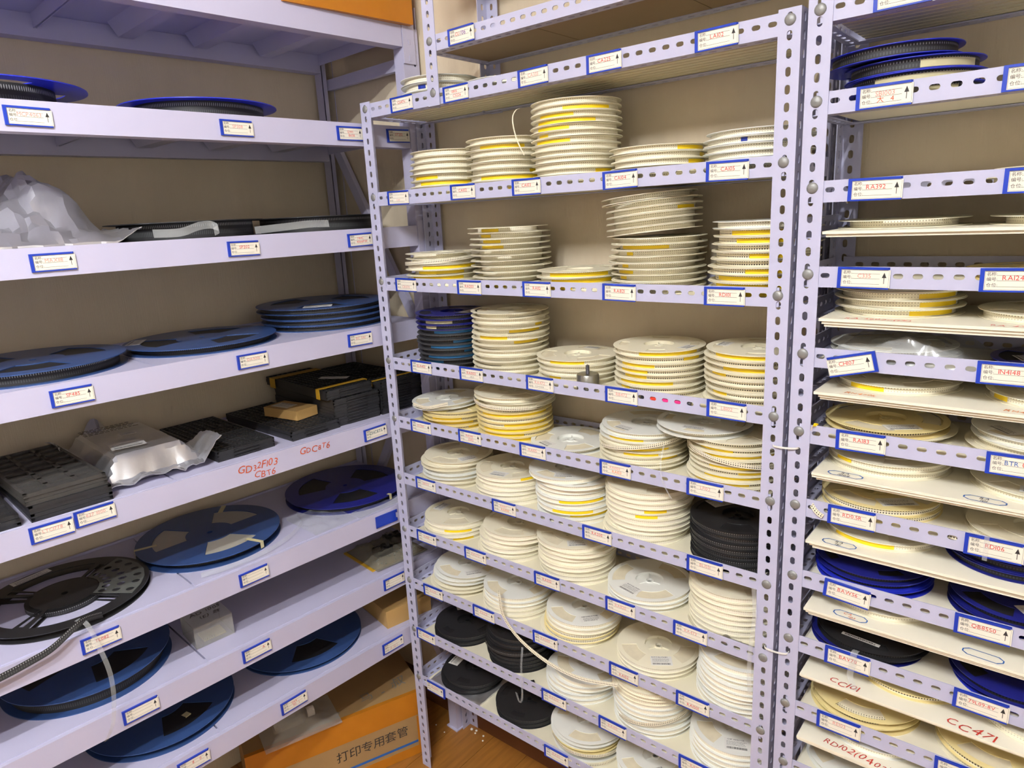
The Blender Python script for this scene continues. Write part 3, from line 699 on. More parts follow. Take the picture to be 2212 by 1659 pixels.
stack(0.870, Y0, zb(3), 10, 'stack behind the RD101 label', 'creamd', 0.0124, (0.080, 0.078), {1: (-.7, .95), 2: (-.6, .95), 4: (-.3, .4), 5: (.3, .95), 6: (-.3, .95), 7: (-.9, .95), 8: (-.9, .95), 9: (-.9, .95)}, kinds={0: 'white'}, lean=(0.0012, 0))
# --- RA472 shelf
stack(0.116, Y0, zb(4), 11, 'stack of dark reels behind the 0LA402 label', 'charcoal', 0.0118, (0.080, 0.078), {1: (-.8, 0, 't'), 2: (-.8, -.5, 't'), 3: (-.6, .95), 5: (0, .95), 6: (-.7, .95), 7: (.3, .95), 8: (-.8, .7), 9: (-.95, -.4), 10: (-.95, -.4)},
      kinds={0: 'navy', 1: 'navy', 2: 'navy'}, col='b', stick={0: (0.055, FA(.12, .1) + 0.9, 0.05, 0.03, ())})
stack(0.300, Y0, zb(4), 12, 'stack behind the RA1003 label', 'cream', 0.0119, (0.074, 0.080, 0.076), {2: (.7, .9), 3: (-.05, .85), 4: (-.85, -.1), 5: (.1, .8)})
stack(0.481, 0.1125, zb(4), 5, 'stack behind the RA472 label', 'cream', 0.0108, (0.082, 0.079), {0: (-.7, .15), 3: (-.8, -.5)}, stick={0: (0.062, FA(.49, .1) + 2.6, 0.035, 0.02, ())})
stack(0.678, 0.107, zb(4), 8, 'stack behind the RB472 label', 'creamd', 0.0113, (0.081,), {0: (-.45, .85), 1: (.5, .85), 2: (-.9, -.15), 3: (-.9, -.3), 4: (-.85, -.35), 5: (-.9, .3), 6: (-.9, -.7), 7: (-.3, -.1)},
      stick={0: (0.064, FA(.68, .1) + 0.95, 0.036, 0.022, ())}, kinds={0: 'cream', 5: 'cream'}, fls={0: 2})
stack(0.868, Y0, zb(4), 9, 'stack behind the LB102 label', 'creamd', 0.0112, (0.081, 0.079), {0: (-.85, .95), 2: (-.7, .95), 3: (-.9, -.6), 6: (-.9, -.6), 8: (-.9, -.2)}, stick={0: (0.06, FA(.87, .1) - 1.9, 0.036, 0.022, ())}, fls={0: 2})
# --- RA105 shelf
stack(0.112, 0.103, zb(5), 5, 'stack behind the RC100 label', 'ivory', 0.0112, (0.079,), {2: (-.8, .1), 3: (-.85, .4), 4: (.3, .95)}, kinds={0: 'white'}, off={0: (-0.028, -0.008)}, tilt={0: (rad(1.0), rad(-2.0), 0.0035)}, fls={0: 0})
stack(0.298, Y0, zb(5), 9, 'stack behind the RA243 2502 label', 'ivory', 0.0115, (0.082, 0.081), {3: (-.9, .9), 5: (-.3, .9), 6: (-.9, .9), 7: (-.9, .2), 8: (-.9, .9)}, kinds={0: 'cream', 1: 'cream'}, off={1: (0.010, 0.004), 0: (-0.004, 0)}, tilt={0: (0, rad(1.2), .002)})
stack(0.458, 0.104, zb(5), 1, 'behind the RA105 label', 'white', 0.0112, (0.078,), fls={0: 0}, spins={0: FA(.46, .1) + 0.25}, stick={0: (0.062, FA(.46, .1) - 1.0, 0.040, 0.026, ())})
stack(0.643, 0.102, zb(5), 8, 'stack behind the RA1002 label', 'cream', 0.0100, (0.083, 0.082), {1: (-.8, 0), 3: (-.5, .6), 4: (-.5, .3), 5: (.4, .8)}, kinds={0: 'white', 1: 'white'}, stick={0: (0.060, FA(.64, .1) - 0.75, 0.042, 0.026, ())}, off={0: (0.004, 0)})
stack(0.838, Y0, zb(5), 8, 'stack behind the LF102 label', 'creamd', 0.0102, (0.081,), {0: (-.8, -.1), 1: (-.85, .95), 3: (-.6, .95), 4: (0, .95), 5: (-.7, .5), 6: (-.85, .3), 7: (.5, .95)})
reel('creamd', (0.833, 0.1, zb(5) + 8 * 0.0102), 'cream reel on the LF102 stack, right under the white one that juts out', H=0.0108, rt=0.078, group='seven-inch component reels')
reel('white', (0.776, 0.094, zb(5) + 8 * 0.0102 + 0.011), 'white reel jutting out sideways over the stack behind the LF102 label', H=0.0112, rt=0.074, fl=2, group='seven-inch component reels', sticker=(0.055, FA(.77, .1) - 0.35, 0.045, 0.016, ()))
# --- RA200 shelf
stack(0.098, Y0, zb(6), 6, 'stack behind the 28020 label', 'plain', 0.0112, (0.081, 0.079), kinds={2: 'white', 3: 'white'}, stick={0: (0.06, FA(.1, .1) + 0.35, 0.044, 0.026, ())}, spins={0: FA(.1, .1) - 0.6}, jit=0.0048)
stack(0.286, Y0, zb(6), 6, 'stack behind the RA107 label', 'plain', 0.0110, (0.0866, 0.0858, 0.0870), {0: (.2, .95), 2: (.6, .85), 3: (.7, .9)}, stick={0: (0.062, FA(.28, .1) - 0.55, 0.042, 0.026, ())}, spins={0: FA(.28, .1) + 0.5}, jit=0.0048)
stack(0.470, Y0, zb(6), 9, 'stack between the RA107 and RA200 labels', 'plainw', 0.0112, (0.0866, 0.0858, 0.0870), {4: (-.4, .7), 6: (-.6, .4), 7: (-.2, .8)}, off={0: (-0.016, -0.006)}, stick={0: (0.058, FA(.47, .1) - 0.15, 0.044, 0.026, ())}, jit=0.0048)
stack(0.655, Y0, zb(6), 10, 'stack behind the RA200 label', 'plain', 0.0113, (0.0866, 0.0858, 0.0870), {3: (-.1, .4), 4: (-.3, .2)}, off={9: (-0.008, -0.004), 8: (-0.006, 0)}, jit=0.0048)
stack(0.846, Y0, zb(6), 7, 'stack of black reels behind the BL1551 label', 'black', 0.0112, (0.0866, 0.0858, 0.0870), fls={0: 0}, spins={0: FA(.84, .1)}, stick={0: (0.060, FA(.84, .1) - 2.5, 0.044, 0.036, (('LRC', 0, 0.012, 0.007),))})
# --- RA332 shelf
stack(0.086, Y0, zb(7), 4, 'stack behind the RA101 label', 'plain', 0.0112, (0.0866, 0.0858, 0.0870), {1: (-.5, .3), 3: (-.2, .4)}, stick={0: (0.058, FA(.08, .1) - 2.3, 0.044, 0.026, ())}, spins={0: FA(.08, .1) - 0.1}, fls={0: 0}, jit=0.0048)
stack(0.283, Y0, zb(7), 6, 'stack behind the RA273 label', 'plain', 0.0118, (0.0866, 0.0858, 0.0870), off={0: (0.012, 0.002), 1: (0.010, 0.002), 5: (-0.005, -0.004)}, spins={0: FA(.28, .1) - 0.4}, fls={0: 1}, jit=0.0048)
stack(0.468, Y0, zb(7), 8, 'stack behind the RA332 label', 'plain', 0.0112, (0.0866, 0.0858, 0.0870), off={0: (-0.003, -0.002), 1: (0.008, 0)}, stick={0: (0.060, FA(.46, .1) + 0.05, 0.044, 0.028, (('CHIP RESISTOR', 0, 0.0105, 0.0042),))}, spins={0: FA(.46, .1) - 1.05}, fls={0: 1}, jit=0.0048)
stack(0.655, Y0, zb(7), 3, 'stack behind the RA820 label', 'plainw', 0.0100, (0.0866, 0.0858, 0.0870), stick={0: (0.060, FA(.65, .1) - 0.75, 0.046, 0.028, (('ROYALOHM', 0, 0.0105, 0.006),))}, spins={0: FA(.65, .1) + 0.15}, fls={0: 1}, jit=0.0048)
stack(0.843, 0.1125, zb(7), 8, 'stack behind the RA473 label', 'plain', 0.0115, (0.0866, 0.0858, 0.0870), spins={0: FA(.84, .1) - 1.3}, jit=0.0048)
# --- RA221 shelf
stack(0.100, Y0, zb(8), 5, 'stack behind the RA301 label', 'plain', 0.0115, (0.079, 0.080), kinds={0: 'white', 1: 'white'}, off={0: (0.010, 0.004), 1: (0.004, 0), 4: (-0.008, -0.004)}, stick={0: (0.060, FA(.1, .1) + 0.15, 0.046, 0.026, ())}, spins={0: FA(.1, .1) - 0.95}, jit=0.0048)
stack(0.280, Y0, zb(8), 5, 'stack behind the RA221 label', 'plain', 0.0112, (0.0866, 0.0858, 0.0870), kinds={0: 'white', 1: 'white'}, spins={0: FA(.28, .1) - 1.1}, jit=0.0048)
reel_s = None
stack(0.478, Y0, zb(8), 5, 'stack behind the RA000 label', 'plain', 0.0116, (0.0866, 0.0858, 0.0870), kinds={0: 'white', 2: 'ivory', 3: 'ivory'}, off={4: (-0.012, -0.005)}, stick={0: (0.060, FA(.47, .1) + 0.2, 0.046, 0.024, (('SUPEROHM', 0, 0.008, 0.006),), FA(.47, .1) + 0.2 - PI / 2)}, spins={0: FA(.47, .1) - 0.9}, jit=0.0048)
stack(0.676, Y0, zb(8), 3, 'stack behind the RA152 label', 'plain', 0.0112, (0.0866, 0.0858, 0.0870), stick={0: (0.060, FA(.67, .1) + 0.1, 0.044, 0.030, (('ROYALOHM', -0.003, 0.0115, 0.0058),))}, spins={0: FA(.67, .1) - 1.0}, fls={0: 0}, jit=0.0048)
stack(0.864, Y0, zb(8), 9, 'stack behind the RA1501 label', 'plainw', 0.0114, (0.0866, 0.0858, 0.0870), jit=0.0048)
# --- RA222 shelf
stack(0.090, Y0, zb(9), 2, 'stack behind the BL050 label', 'black', 0.0125, (0.0866, 0.0858, 0.0870), stick={0: (0.062, FA(.09, .1) - 3.0, 0.04, 0.02, ())}, fls={0: 2})
stack(0.282, Y0, zb(9), 8, 'stack of black reels left of the RA222 label', 'black', 0.0115, (0.0866, 0.0858, 0.0870), jit=0.005, fls={0: 2})
stack(0.474, 0.105, zb(9), 5, 'stack behind the RA222 label', 'plainw', 0.0115, (0.0866, 0.0858, 0.0870), off={0: (0.016, 0.006), 1: (0.010, 0), 3: (-0.002, -0.002)}, jit=0.0048)
stack(0.661, 0.105, zb(9), 11, 'stack behind the RA471 label', 'plainw', 0.0113, (0.0866, 0.0858, 0.0870), kinds={0: 'cream', 1: 'cream', 2: 'cream', 3: 'cream'}, jit=0.0048)
stack(0.848, 0.105, zb(9), 5, 'stack behind the RA331 label', 'plainw', 0.0115, (0.0866, 0.0858, 0.0870), stick={0: (0.060, FA(.84, .1) + 0.05, 0.048, 0.032, (('CHIP RESISTOR', -0.002, 0.0118, 0.0048),))}, spins={0: FA(.84, .1) - 1.0}, fls={0: 0}, jit=0.0048)
# --- lowest shelf
stack(0.105, Y0, zb(10) + 0.012, 2, 'pair lying on the foil bag behind the BL1206 label', 'black', 0.0125, (0.0866, 0.0858, 0.0870), off={0: (0.002, 0.003), 1: (-0.003, -0.004)}, stick={0: (0.060, FA(.1, .1) - 2.2, 0.05, 0.03, ())}, fls={0: 2}, tilt={0: (rad(1), 0, 0.0015)})
stack(0.300, Y0, zb(10), 2, 'stack of black reels on the lowest board', 'black', 0.0125, (0.0866, 0.0858, 0.0870), fls={0: 2})
stack(0.486, Y0, zb(10), 5, 'stack behind the RA512 label', 'plainw', 0.0112, (0.079,), kinds={2: 'ivory'}, stick={0: (0.066, FA(.48, .1) - 2.2, 0.03, 0.018, ())}, jit=0.0048)
stack(0.672, Y0, zb(10), 4, 'stack on the lowest board below the RA471 label', 'plainw', 0.0112, (0.0866, 0.0858, 0.0870), stick={0: (0.058, FA(.67, .1) + 0.0, 0.052, 0.034, (('0603 ±5% 200K', 0, 0.006, 0.0062),), FA(.67, .1) - 1.1)}, fls={0: 1}, jit=0.0048)
# --- rack C
def zc(s): return ZC[s - 1] - BT
def bt_(k): return boardtop[k - 1][0]
stack(1.084, Y0, zc(2), 4, 'stack behind the SB1003 label', 'cobalt', 0.0172, (0.080,), {1: (.1, .9, 't'), 2: (-.6, .95, 't'), 3: (-.95, .6, 't')}, off={0: (-0.030, -0.004), 1: (-0.004, 0)}, tilt={0: (0, rad(-1.5), 0.0028)}, fls={0: 0}, spins={0: FA(1.08, .1) - .5})
stack(1.262, Y0, zc(3), 2, 'stack behind the RA393 label', 'cream', 0.0118, (0.07,), off={0: (0.018, 0)})
stack(1.084, Y0, bt_(1), 1, 'on the foam board below the RA392 label', 'cream', 0.0125, (0.072,))
stack(1.282, Y0, bt_(1), 1, 'on the foam board below the RA393 label', 'cream', 0.0125, (0.070,))
stack(1.262, Y0, zc(4), 1, 'behind the RA124 label', 'ivory', 0.014, (0.074,))
stack(1.086, Y0, bt_(2), 4, 'stack on the foam board below the C335 label', 'cream', 0.0125, (0.077,), {1: (.35, .95), 2: (.35, .95), 3: (.2, .9)})
stack(1.282, Y0, bt_(2), 1, 'on the foam board below the RA124 label', 'cream', 0.0125, (0.082,))
stack(1.086, Y0, zc(5), 2, 'pair in a clear bag behind the CH107 label', 'white', 0.0105, (0.070,))
stack(1.300, Y0, zc(5), 1, 'behind the 1N4148 label', 'navy', 0.0125, (0.08,), stick={0: (0.05, FA(1.3, .1) - 1.2, 0.04, 0.02, ())})
stack(1.094, Y0, bt_(3), 1, 'on the foam board below the CH107 label', 'cream', 0.0125, (0.083,), {0: (-.75, -.2)})
stack(1.300, Y0, bt_(3), 1, 'on the foam board below the 1N4148 label', 'cream', 0.0125, (0.083,), {0: (-.9, -.7)})
stack(1.086, Y0, zc(6), 2, 'pair behind the RA183 label', 'cream', 0.0115, (0.076,), kinds={0: 'ivory'}, off={0: (-0.004, -0.002), 1: (0.006, 0.002)}, stick={0: (0.058, FA(1.08, .1) + 0.4, 0.05, 0.026, ())}, spins={0: FA(1.08, .1) - 0.35})
stack(1.286, Y0, zc(6), 3, 'stack behind the BTR0 label', 'cream', 0.0115, (0.081,), kinds={0: 'white'}, off={2: (-0.006, -0.004)}, stick={0: (0.058, FA(1.28, .1) - 0.9, 0.046, 0.022, ())})
stack(1.092, Y0, bt_(4), 2, 'pair on the foam board below the RA183 label', 'cream', 0.0115, (0.084,), {0: (-.85, -.6)})
stack(1.290, Y0, bt_(4), 1, 'on the foam board below the BTR0 label', 'cream', 0.0125, (0.082,), stick={0: (0.058, FA(1.28, .1), 0.05, 0.026, ())})
stack(1.084, Y0, zc(7), 2, 'pair behind the RD0.5R label', 'ivory', 0.0112, (0.086,), stick={0: (0.055, FA(1.08, .1) + 0.45, 0.055, 0.03, ())}, spins={0: FA(1.08, .1) - 0.6})
stack(1.290, Y0, zc(7), 1, 'behind the RD106 label', 'cream', 0.0125, (0.084,))
stack(1.092, 0.104, bt_(5), 1, 'on the foam board below the RD0.5R label', 'cream', 0.0125, (0.084,), {0: (-.8, .2)})
stack(1.272, Y0, bt_(5), 2, 'pair on the foam board below the RD106 label', 'navy', 0.0125, (0.082,), stick={0: (0.05, FA(1.27, .1) + 0.6, 0.05, 0.03, ())})
stack(1.082, Y0, zc(8), 3, 'stack behind the BAW56 label', 'cobalt', 0.0115, (0.080,), kinds={0: 'navy'}, fls={0: 2})
stack(1.282, Y0, zc(8), 2, 'pair behind the QB8550 label', 'navy', 0.0125, (0.080,), stick={0: (0.05, FA(1.28, .1) + 0.6, 0.055, 0.03, ())})
stack(1.100, 0.104, bt_(6), 1, 'on the foam board below the BAW56 label', 'cream', 0.0125, (0.083,))
stack(1.086, Y0, zc(9), 2, 'pair behind the BAV70 label', 'black', 0.0125, (0.082,), kinds={1: 'navy'}, off={1: (-0.006, -0.003)}, fls={0: 2}, stick={0: (0.058, FA(1.08, .1) - 0.3, 0.06, 0.008, ())})
stack(1.294, Y0, zc(9), 2, 'pair behind the 79L09-8V label', 'navy', 0.0125, (0.081,), kinds={1: 'cobalt'})
stack(1.150, 0.104, bt_(7), 1, 'on the foam board lettered CC101', 'ivory', 0.011, (0.083,))
stack(1.330, 0.096, bt_(7), 1, 'on the foam board beside the CC471 lettering', 'cream', 0.0115, (0.086,))
stack(1.084, 0.101, zc(10), 2, 'pair behind the RE103 label', 'ivory', 0.0125, (0.070,), spins={0: FA(1.08, .1) - .1}, fls={0: 1})
stack(1.284, 0.101, zc(10), 2, 'pair behind the RE104 label', 'ivory', 0.0125, (0.083,), kinds={1: 'cream'})
stack(1.110, 0.102, bt_(8), 1, 'on the foam board lettered RD102(0402)', 'white', 0.0125, (0.084,))
stack(1.084, 0.102, zc(11), 1, 'on the shelf under the RD102(0402) board', 'white', 0.0125, (0.082,))

# --- thirteen-inch reels on rack A
PZ = -0.0025
def reelA(kind, u, v, s, H, label, rt=0.150, fl=0, spin=0.0, dz=0.0, tilt=(0, 0), sticker=None, strips=()):
    x, y, z = A2W(u, v, ZA[s] + PZ + dz)
    return reel(kind, (x, y, z), label, H=H, rt=rt, fl=fl, spin=AROT + spin, tilt=tilt, big=True, group='thirteen-inch component reels', sticker=sticker, strips=strips)
reelA('cobalt', -0.672, 0.195, 1, 0.046, 'thick cobalt blue reel on the beam rack above the MCP4063 label', rt=0.11, spin=0.4)
reelA('cobalt', -0.277, 0.200, 1, 0.040, 'thick cobalt blue reel on the beam rack above the SP308 label', rt=0.135, spin=1.2)
reelA('black', -0.345, 0.200, 2, 0.037, 'flat black reel on the beam rack above the SP202 label', rt=0.14)
reelA('black', -0.012, 0.200, 2, 0.037, 'flat black reel on the beam rack above the 74HC 4066PW label', rt=0.14)
reelA('blue', -0.688, 0.195, 3, 0.024, 'bright blue reel on the beam rack above the SP485 label', rt=0.150, spin=0.3)
reelA('blue', -0.352, 0.195, 3, 0.016, 'slate blue reel on the beam rack above the DA9001 label', rt=0.148, spin=0.9, sticker=(0.14, AROT + 2.6, 0.075, 0.03, ()))
for i in range(4):
    reelA('blue', -0.012 + (-0.010, 0.0, 0.0, 0.002)[i], 0.208, 3, 0.0142, 'blue reel, %s of the four stacked above the BC 5A1 label' % ('topmost', 'second', 'third', 'lowest')[i], rt=0.154, spin=0.5 * i, dz=(3 - i) * 0.0145,
          sticker=(0.11, AROT - 2.2, 0.07, 0.04, ()) if i == 0 else None)
blue5 = reelA('bluec', -0.400, 0.214, 5, 0.020, 'blue reel with masking tape on its rim, beside the black spoked reel', rt=0.142, spin=0.55)
navy5 = reelA('navy', -0.014, 0.205, 5, 0.018, 'dark navy reel on the beam rack above the empty blue label holder', rt=0.150, spin=0.2)
reelA('blue', -0.704, 0.205, 6, 0.034, 'thick blue reel on the beam rack beside the acrylic box', rt=0.148, spin=0.9)
blue7 = reelA('blue', -0.584, 0.200, 7, 0.018, 'blue reel on the lowest beam above the 8 0 label', rt=0.146, spin=0.75)
reelA('blue', -0.211, 0.200, 7, 0.012, 'blue reel on the lowest panel beside the kraft box', rt=0.135, spin=0.35)
# black spoked reel with perforated panel
sx_, sy_, sz_ = A2W(-0.723, 0.185, ZA[5] + PZ)
SPS = 0.97
sp = thing('spoked_reel', 'black spoked reel with a perforated panel and a little tape left on it', 'reel', (sx_, sy_, sz_), (0, 0, AROT), 'thirteen-inch component reels')
SPK = flange_mesh(R13, 0.0068, [(0.064, 0.134, a, 38) for a in (-5, 85, 175, 265)] + [(0.070, 0.128, a, 3.0) for a in (40, 130, 220, 310)], 0.002, 128)
sp.scale = (SPS, SPS, 1)
obj('flange', SPK, 'reel_black', sp); obj('flange', SPK, 'reel_black', sp, (0, 0, 0.0125))
obj('tape_roll', tape_mesh(0.074, 0.0502, 0.0022, 0.0122), ['tape_black', 'tape_edge_black'], sp)
mbh = MB(); mbh.lathe([(0.0068, 0.002), (0.0068, 0.0125), (0.05, 0.0125), (0.05, 0.002)], 40, close=True); obj('hub', mbh.mesh('hub', 35), 'reel_black', sp)
mbp = MB(); pl = []
na, nr = 6, 3; a_0, a_1, q0, q1 = rad(-52), rad(32), 0.066, 0.156
for i in range(na):
    for j in range(nr):
        b0 = a_0 + (a_1 - a_0) * i / na; b1 = a_0 + (a_1 - a_0) * (i + 1) / na; c0 = q0 + (q1 - q0) * j / nr; c1 = q0 + (q1 - q0) * (j + 1) / nr
        cb = (b0 + b1) / 2; cc = (c0 + c1) / 2; hr = 0.0085
        arc = [(cb + hr / cc * math.cos(k * PI / 6), cc + hr * math.sin(k * PI / 6)) for k in range(7)]; dn = [(a, 2 * cc - b) for a, b in arc]
        pl.append([(b0, cc)] + list(reversed(arc)) + [(b1, cc), (b1, c1), (b0, c1)]); pl.append([(b1, cc)] + dn + [(b0, cc), (b0, c0), (b1, c0)])
mbp.sheet(pl, lambda a, b, d: (b * math.cos(a), b * math.sin(a), d), 0.0012)
obj('perforated_panel', mbp, 'panel_grey', sp, (0, 0, 0.0147))
sticker_parts(sp, (-0.03, 0.145, 0.0147), (0, 0, rad(12)), 0.08, 0.022)
# masking tape tabs on the blue reel
def tab(par, ang, H, w_=0.012, r0_=0.118, r1_=0.1655):
    mb = MB(); mb.box(r0_, r1_, -w_ / 2, w_ / 2, 0, 0.0004); mb.box(r1_, r1_ + 0.0004, -w_ / 2, w_ / 2, -H * 0.8, 0.0004)
    obj('masking_tape', mb, 'tan_tape', par, (0, 0, H + 0.0001), (0, 0, AROT + ang), label='strip of masking tape')
tab(blue5, math.atan2(0.133, 0.097), 0.020, 0.012); tab(blue5, math.atan2(0.045, -0.155), 0.020, 0.010); tab(blue5, math.atan2(-0.14, 0.05), 0.020, 0.010)
tab(navy5, math.atan2(-0.137, 0.031), 0.018, 0.009, 0.156); tab(blue7, math.atan2(-0.07, 0.02), 0.018, 0.014, 0.085, 0.100)

# ------------------------------------------------------------------ helpers for soft things
def smooth_path(P, sub=6):
    P = [Vector(p) for p in P]; out = []
    for i in range(len(P) - 1):
        p0 = P[max(i - 1, 0)]; p1 = P[i]; p2 = P[i + 1]; p3 = P[min(i + 2, len(P) - 1)]
        for k in range(sub):
            t = k / sub
            out.append(0.5 * ((2 * p1) + (p2 - p0) * t + (2 * p0 - 5 * p1 + 4 * p2 - p3) * t * t + (3 * p1 - p0 - 3 * p2 + p3) * t ** 3))
    out.append(P[-1]); return out
def ribbon(path, wv, width, t=0.0003, sub=6):
    """wv: width direction (one vector, or one per control point)"""
    Q = smooth_path(path, sub); n = len(Q)
    W = [Vector(wv)] * n if not isinstance(wv[0], (tuple, list)) else smooth_path(wv, sub)
    mb = MB(); ln = 0; us = [0]
    for i in range(1, n): ln += (Q[i] - Q[i - 1]).length; us.append(ln / 0.004)
    for i in range(n):
        d = (Q[min(i + 1, n - 1)] - Q[max(i - 1, 0)]).normalized(); w_ = W[i].normalized(); nn = d.cross(w_).normalized()
        for s_ in (0, 1):
            for e in (-0.5, 0.5): mb.v.append(tuple(Q[i] + w_ * (width * e) + nn * (t * s_)))
    for i in range(n - 1):
        a, b = 4 * i, 4 * i + 4
        for f, uv in (((a, a + 1, b + 1, b), ((us[i], 0), (us[i], 1), (us[i + 1], 1), (us[i + 1], 0))), ((a + 3, a + 2, b + 2, b + 3), ((us[i], 1), (us[i], 0), (us[i + 1], 0), (us[i + 1], 1))),
                      ((a + 2, a, b, b + 2), ((0, 2),) * 4), ((a + 1, a + 3, b + 3, b + 1), ((0, 2),) * 4)):
            mb.uv[len(mb.f)] = list(uv); mb.f.append(list(f))
    return mb.mesh('ribbon', 60)
def pad(nx, ny, x0, x1, y0, y1, top, bot):
    """closed pillow between two height functions"""
    mb = MB(); N = (nx + 1) * (ny + 1)
    G = [(x0 + (x1 - x0) * i / nx, y0 + (y1 - y0) * j / ny) for j in range(ny + 1) for i in range(nx + 1)]
    for f in (top, bot):
        for x, y in G:
            q = f(x, y); mb.v.append(q if isinstance(q, tuple) else (x, y, q))
    for j in range(ny):
        for i in range(nx):
            a = j * (nx + 1) + i; mb.f.append([a, a + 1, a + nx + 2, a + nx + 1]); mb.f.append([N + a + nx + 1, N + a + nx + 2, N + a + 1, N + a])
    per = [i for i in range(nx)] + [nx + j * (nx + 1) for j in range(ny)] + [N - 1 - i for i in range(nx)] + [(ny - j) * (nx + 1) for j in range(ny)]
    for k in range(len(per)):
        a, b = per[k], per[(k + 1) % len(per)]; mb.f.append([b, a, N + a, N + b])
    return mb
def jt(x, y, s_): return noise.noise(Vector((x * 90 + s_, y * 90 - s_, s_ * 3.1)))
def cr(x, y, f, seed=0.0):
    """crease noise 0..1"""
    return abs(noise.noise(Vector((x * f, y * f, seed)))) + 0.5 * abs(noise.noise(Vector((x * f * 2.3, y * f * 2.3, seed + 5))))
def sstep(a, b, x):
    t = max(0, min(1, (x - a) / (b - a))); return t * t * (3 - 2 * t)
def onA(o):
    o.location = (AO.x, AO.y, o.location.z); o.rotation_euler = (0, 0, AROT); return o

# ------------------------------------------------------------------ things on rack A
# carton on the top
t = thing('cardboard_carton', 'brown cardboard carton sealed with shiny tape on top of the beam rack', 'carton', A2W(0, 0, ZA[0] + PZ), (0, 0, AROT + rad(-2)))
obj('box_body', MB().box(-0.16, 0.18, -0.012, 0.32, 0, 0.26), 'brown_tape', t)
obj('packing_tape', MB().box(-0.1605, -0.11, -0.0125, -0.0119, 0.008, 0.03), 'yellow_tape', t); obj('packing_tape', MB().box(-0.04, 0.02, -0.0125, 0.3205, 0.2595, 0.2605), 'brown_tape', t)
# foil bag on the SP202 shelf
def f2(x, y):
    h = 0.014 + 0.03 * cr(x, y, 14, 1)
    pk = max(0, 1 - max((x + 0.655) / 0.15, -(x + 0.655) / 0.055)) if x > -0.78 else 0
    h += 0.115 * pk ** 0.8 * sstep(0.03, 0.16, y) * (0.8 + 0.5 * cr(x, y, 9, 2))
    h += 0.055 * sstep(-0.64, -0.76, x) * sstep(0.02, 0.14, y) * (0.6 + 0.8 * cr(x, y, 10, 4))
    e = min(sstep(-0.95, -0.92, x), sstep(-0.505, -0.60, x) , sstep(0.0, 0.05, y), sstep(0.345, 0.26, y))
    z = 0.003 + h * max(0.12, e)
    if x > -0.56: z += 0.022 * sstep(-0.56, -0.505, x)
    return (x + 0.012 * noise.noise(Vector((x * 20, y * 20, 7))) + 0.004 * jt(x, y, 1), y + 0.012 * noise.noise(Vector((x * 20, y * 20, 17))) + 0.004 * jt(x, y, 2), z + 0.006 * jt(x, y, 3) * (1 if z > 0.012 else 0.1))
def f2b(x, y):
    p = f2(x, y); return (p[0], p[1], max(0.0004, p[2] - 0.0012) if x > -0.56 else 0.0004)
fb_ = obj('foil_bag', pad(40, 26, -0.95, -0.505, 0.012, 0.345, f2, f2b).mesh('foil_bag', 16), 'foil', None, (0, 0, ZA[2] + PZ)); onA(fb_)
tag(fb_, 'crumpled empty silver foil bag standing up on the beam above the MAX118 label', 'bag')
# clear cover-tape curls
for nm, pts, lb in (('cover_tape', [(-0.49, 0.006, 0.012), (-0.44, 0.004, 0.012), (-0.40, 0.012, 0.022), (-0.372, 0.016, 0.024), (-0.360, 0.008, 0.016), (-0.372, 0.004, 0.010)], 'clear cover tape curling in a loop at the edge above the SP202 label'),
                    ('cover_tape', [(-0.28, 0.012, 0.008), (-0.20, 0.008, 0.013), (-0.15, 0.006, 0.016), (-0.10, 0.007, 0.015)], 'clear cover tape end lying flat beside the black reel above the 74HC label')):
    o = obj(nm, ribbon(pts, (0, 0.15, 1), 0.016), 'clear_film', None, (0, 0, ZA[2] + 0.001)); onA(o); tag(o, lb, 'tape')
# chip trays
def tray_mesh():
    mb = MB(); L, W_, h = 0.315, 0.136, 0.0076
    mb.box(-W_ / 2, W_ / 2, -L / 2, L / 2, 0, 0.004); w_ = 0.0035
    for x in (-W_ / 2, W_ / 2 - w_): mb.box(x, x + w_, -L / 2, L / 2, 0.0039, h)
    for y in (-L / 2, L / 2 - w_): mb.box(-W_ / 2, W_ / 2, y, y + w_, 0.0039, h)
    for i in range(1, 9): x = -W_ / 2 + i * W_ / 9; mb.box(x - 0.0016, x + 0.0016, -L / 2 + w_, L / 2 - w_, 0.0039, 0.0069)
    for j in range(1, 20): y = -L / 2 + j * L / 20; mb.box(-W_ / 2 + w_, W_ / 2 - w_, y - 0.0014, y + 0.0014, 0.0039, 0.0069)
    mb.box(-0.03, 0.03, -L / 2 - 0.003, -L / 2, 0.002, 0.005); mb.box(-0.03, 0.03, L / 2, L / 2 + 0.003, 0.002, 0.005)
    return mb.mesh('chip_tray')
def tray_mesh2():
    mb = MB(); L, W_, h = 0.315, 0.136, 0.0076
    mb.box(-W_ / 2, W_ / 2, -L / 2, L / 2, 0, 0.003); w_ = 0.006
    for x in (-W_ / 2, W_ / 2 - w_): mb.box(x, x + w_, -L / 2, L / 2, 0.0029, h)
    for y in (-L / 2, L / 2 - w_): mb.box(-W_ / 2, W_ / 2, y, y + w_, 0.0029, h)
    for i in range(1, 3): x = -W_ / 2 + i * W_ / 3; mb.box(x - 0.004, x + 0.004, -L / 2 + w_, L / 2 - w_, 0.0029, 0.0070)
    for j in range(1, 8): y = -L / 2 + j * L / 8; mb.box(-W_ / 2 + w_, W_ / 2 - w_, y - 0.004, y + 0.004, 0.0029, 0.0070)
    return mb.mesh('chip_tray')
TM, TM2 = tray_mesh(), tray_mesh2()
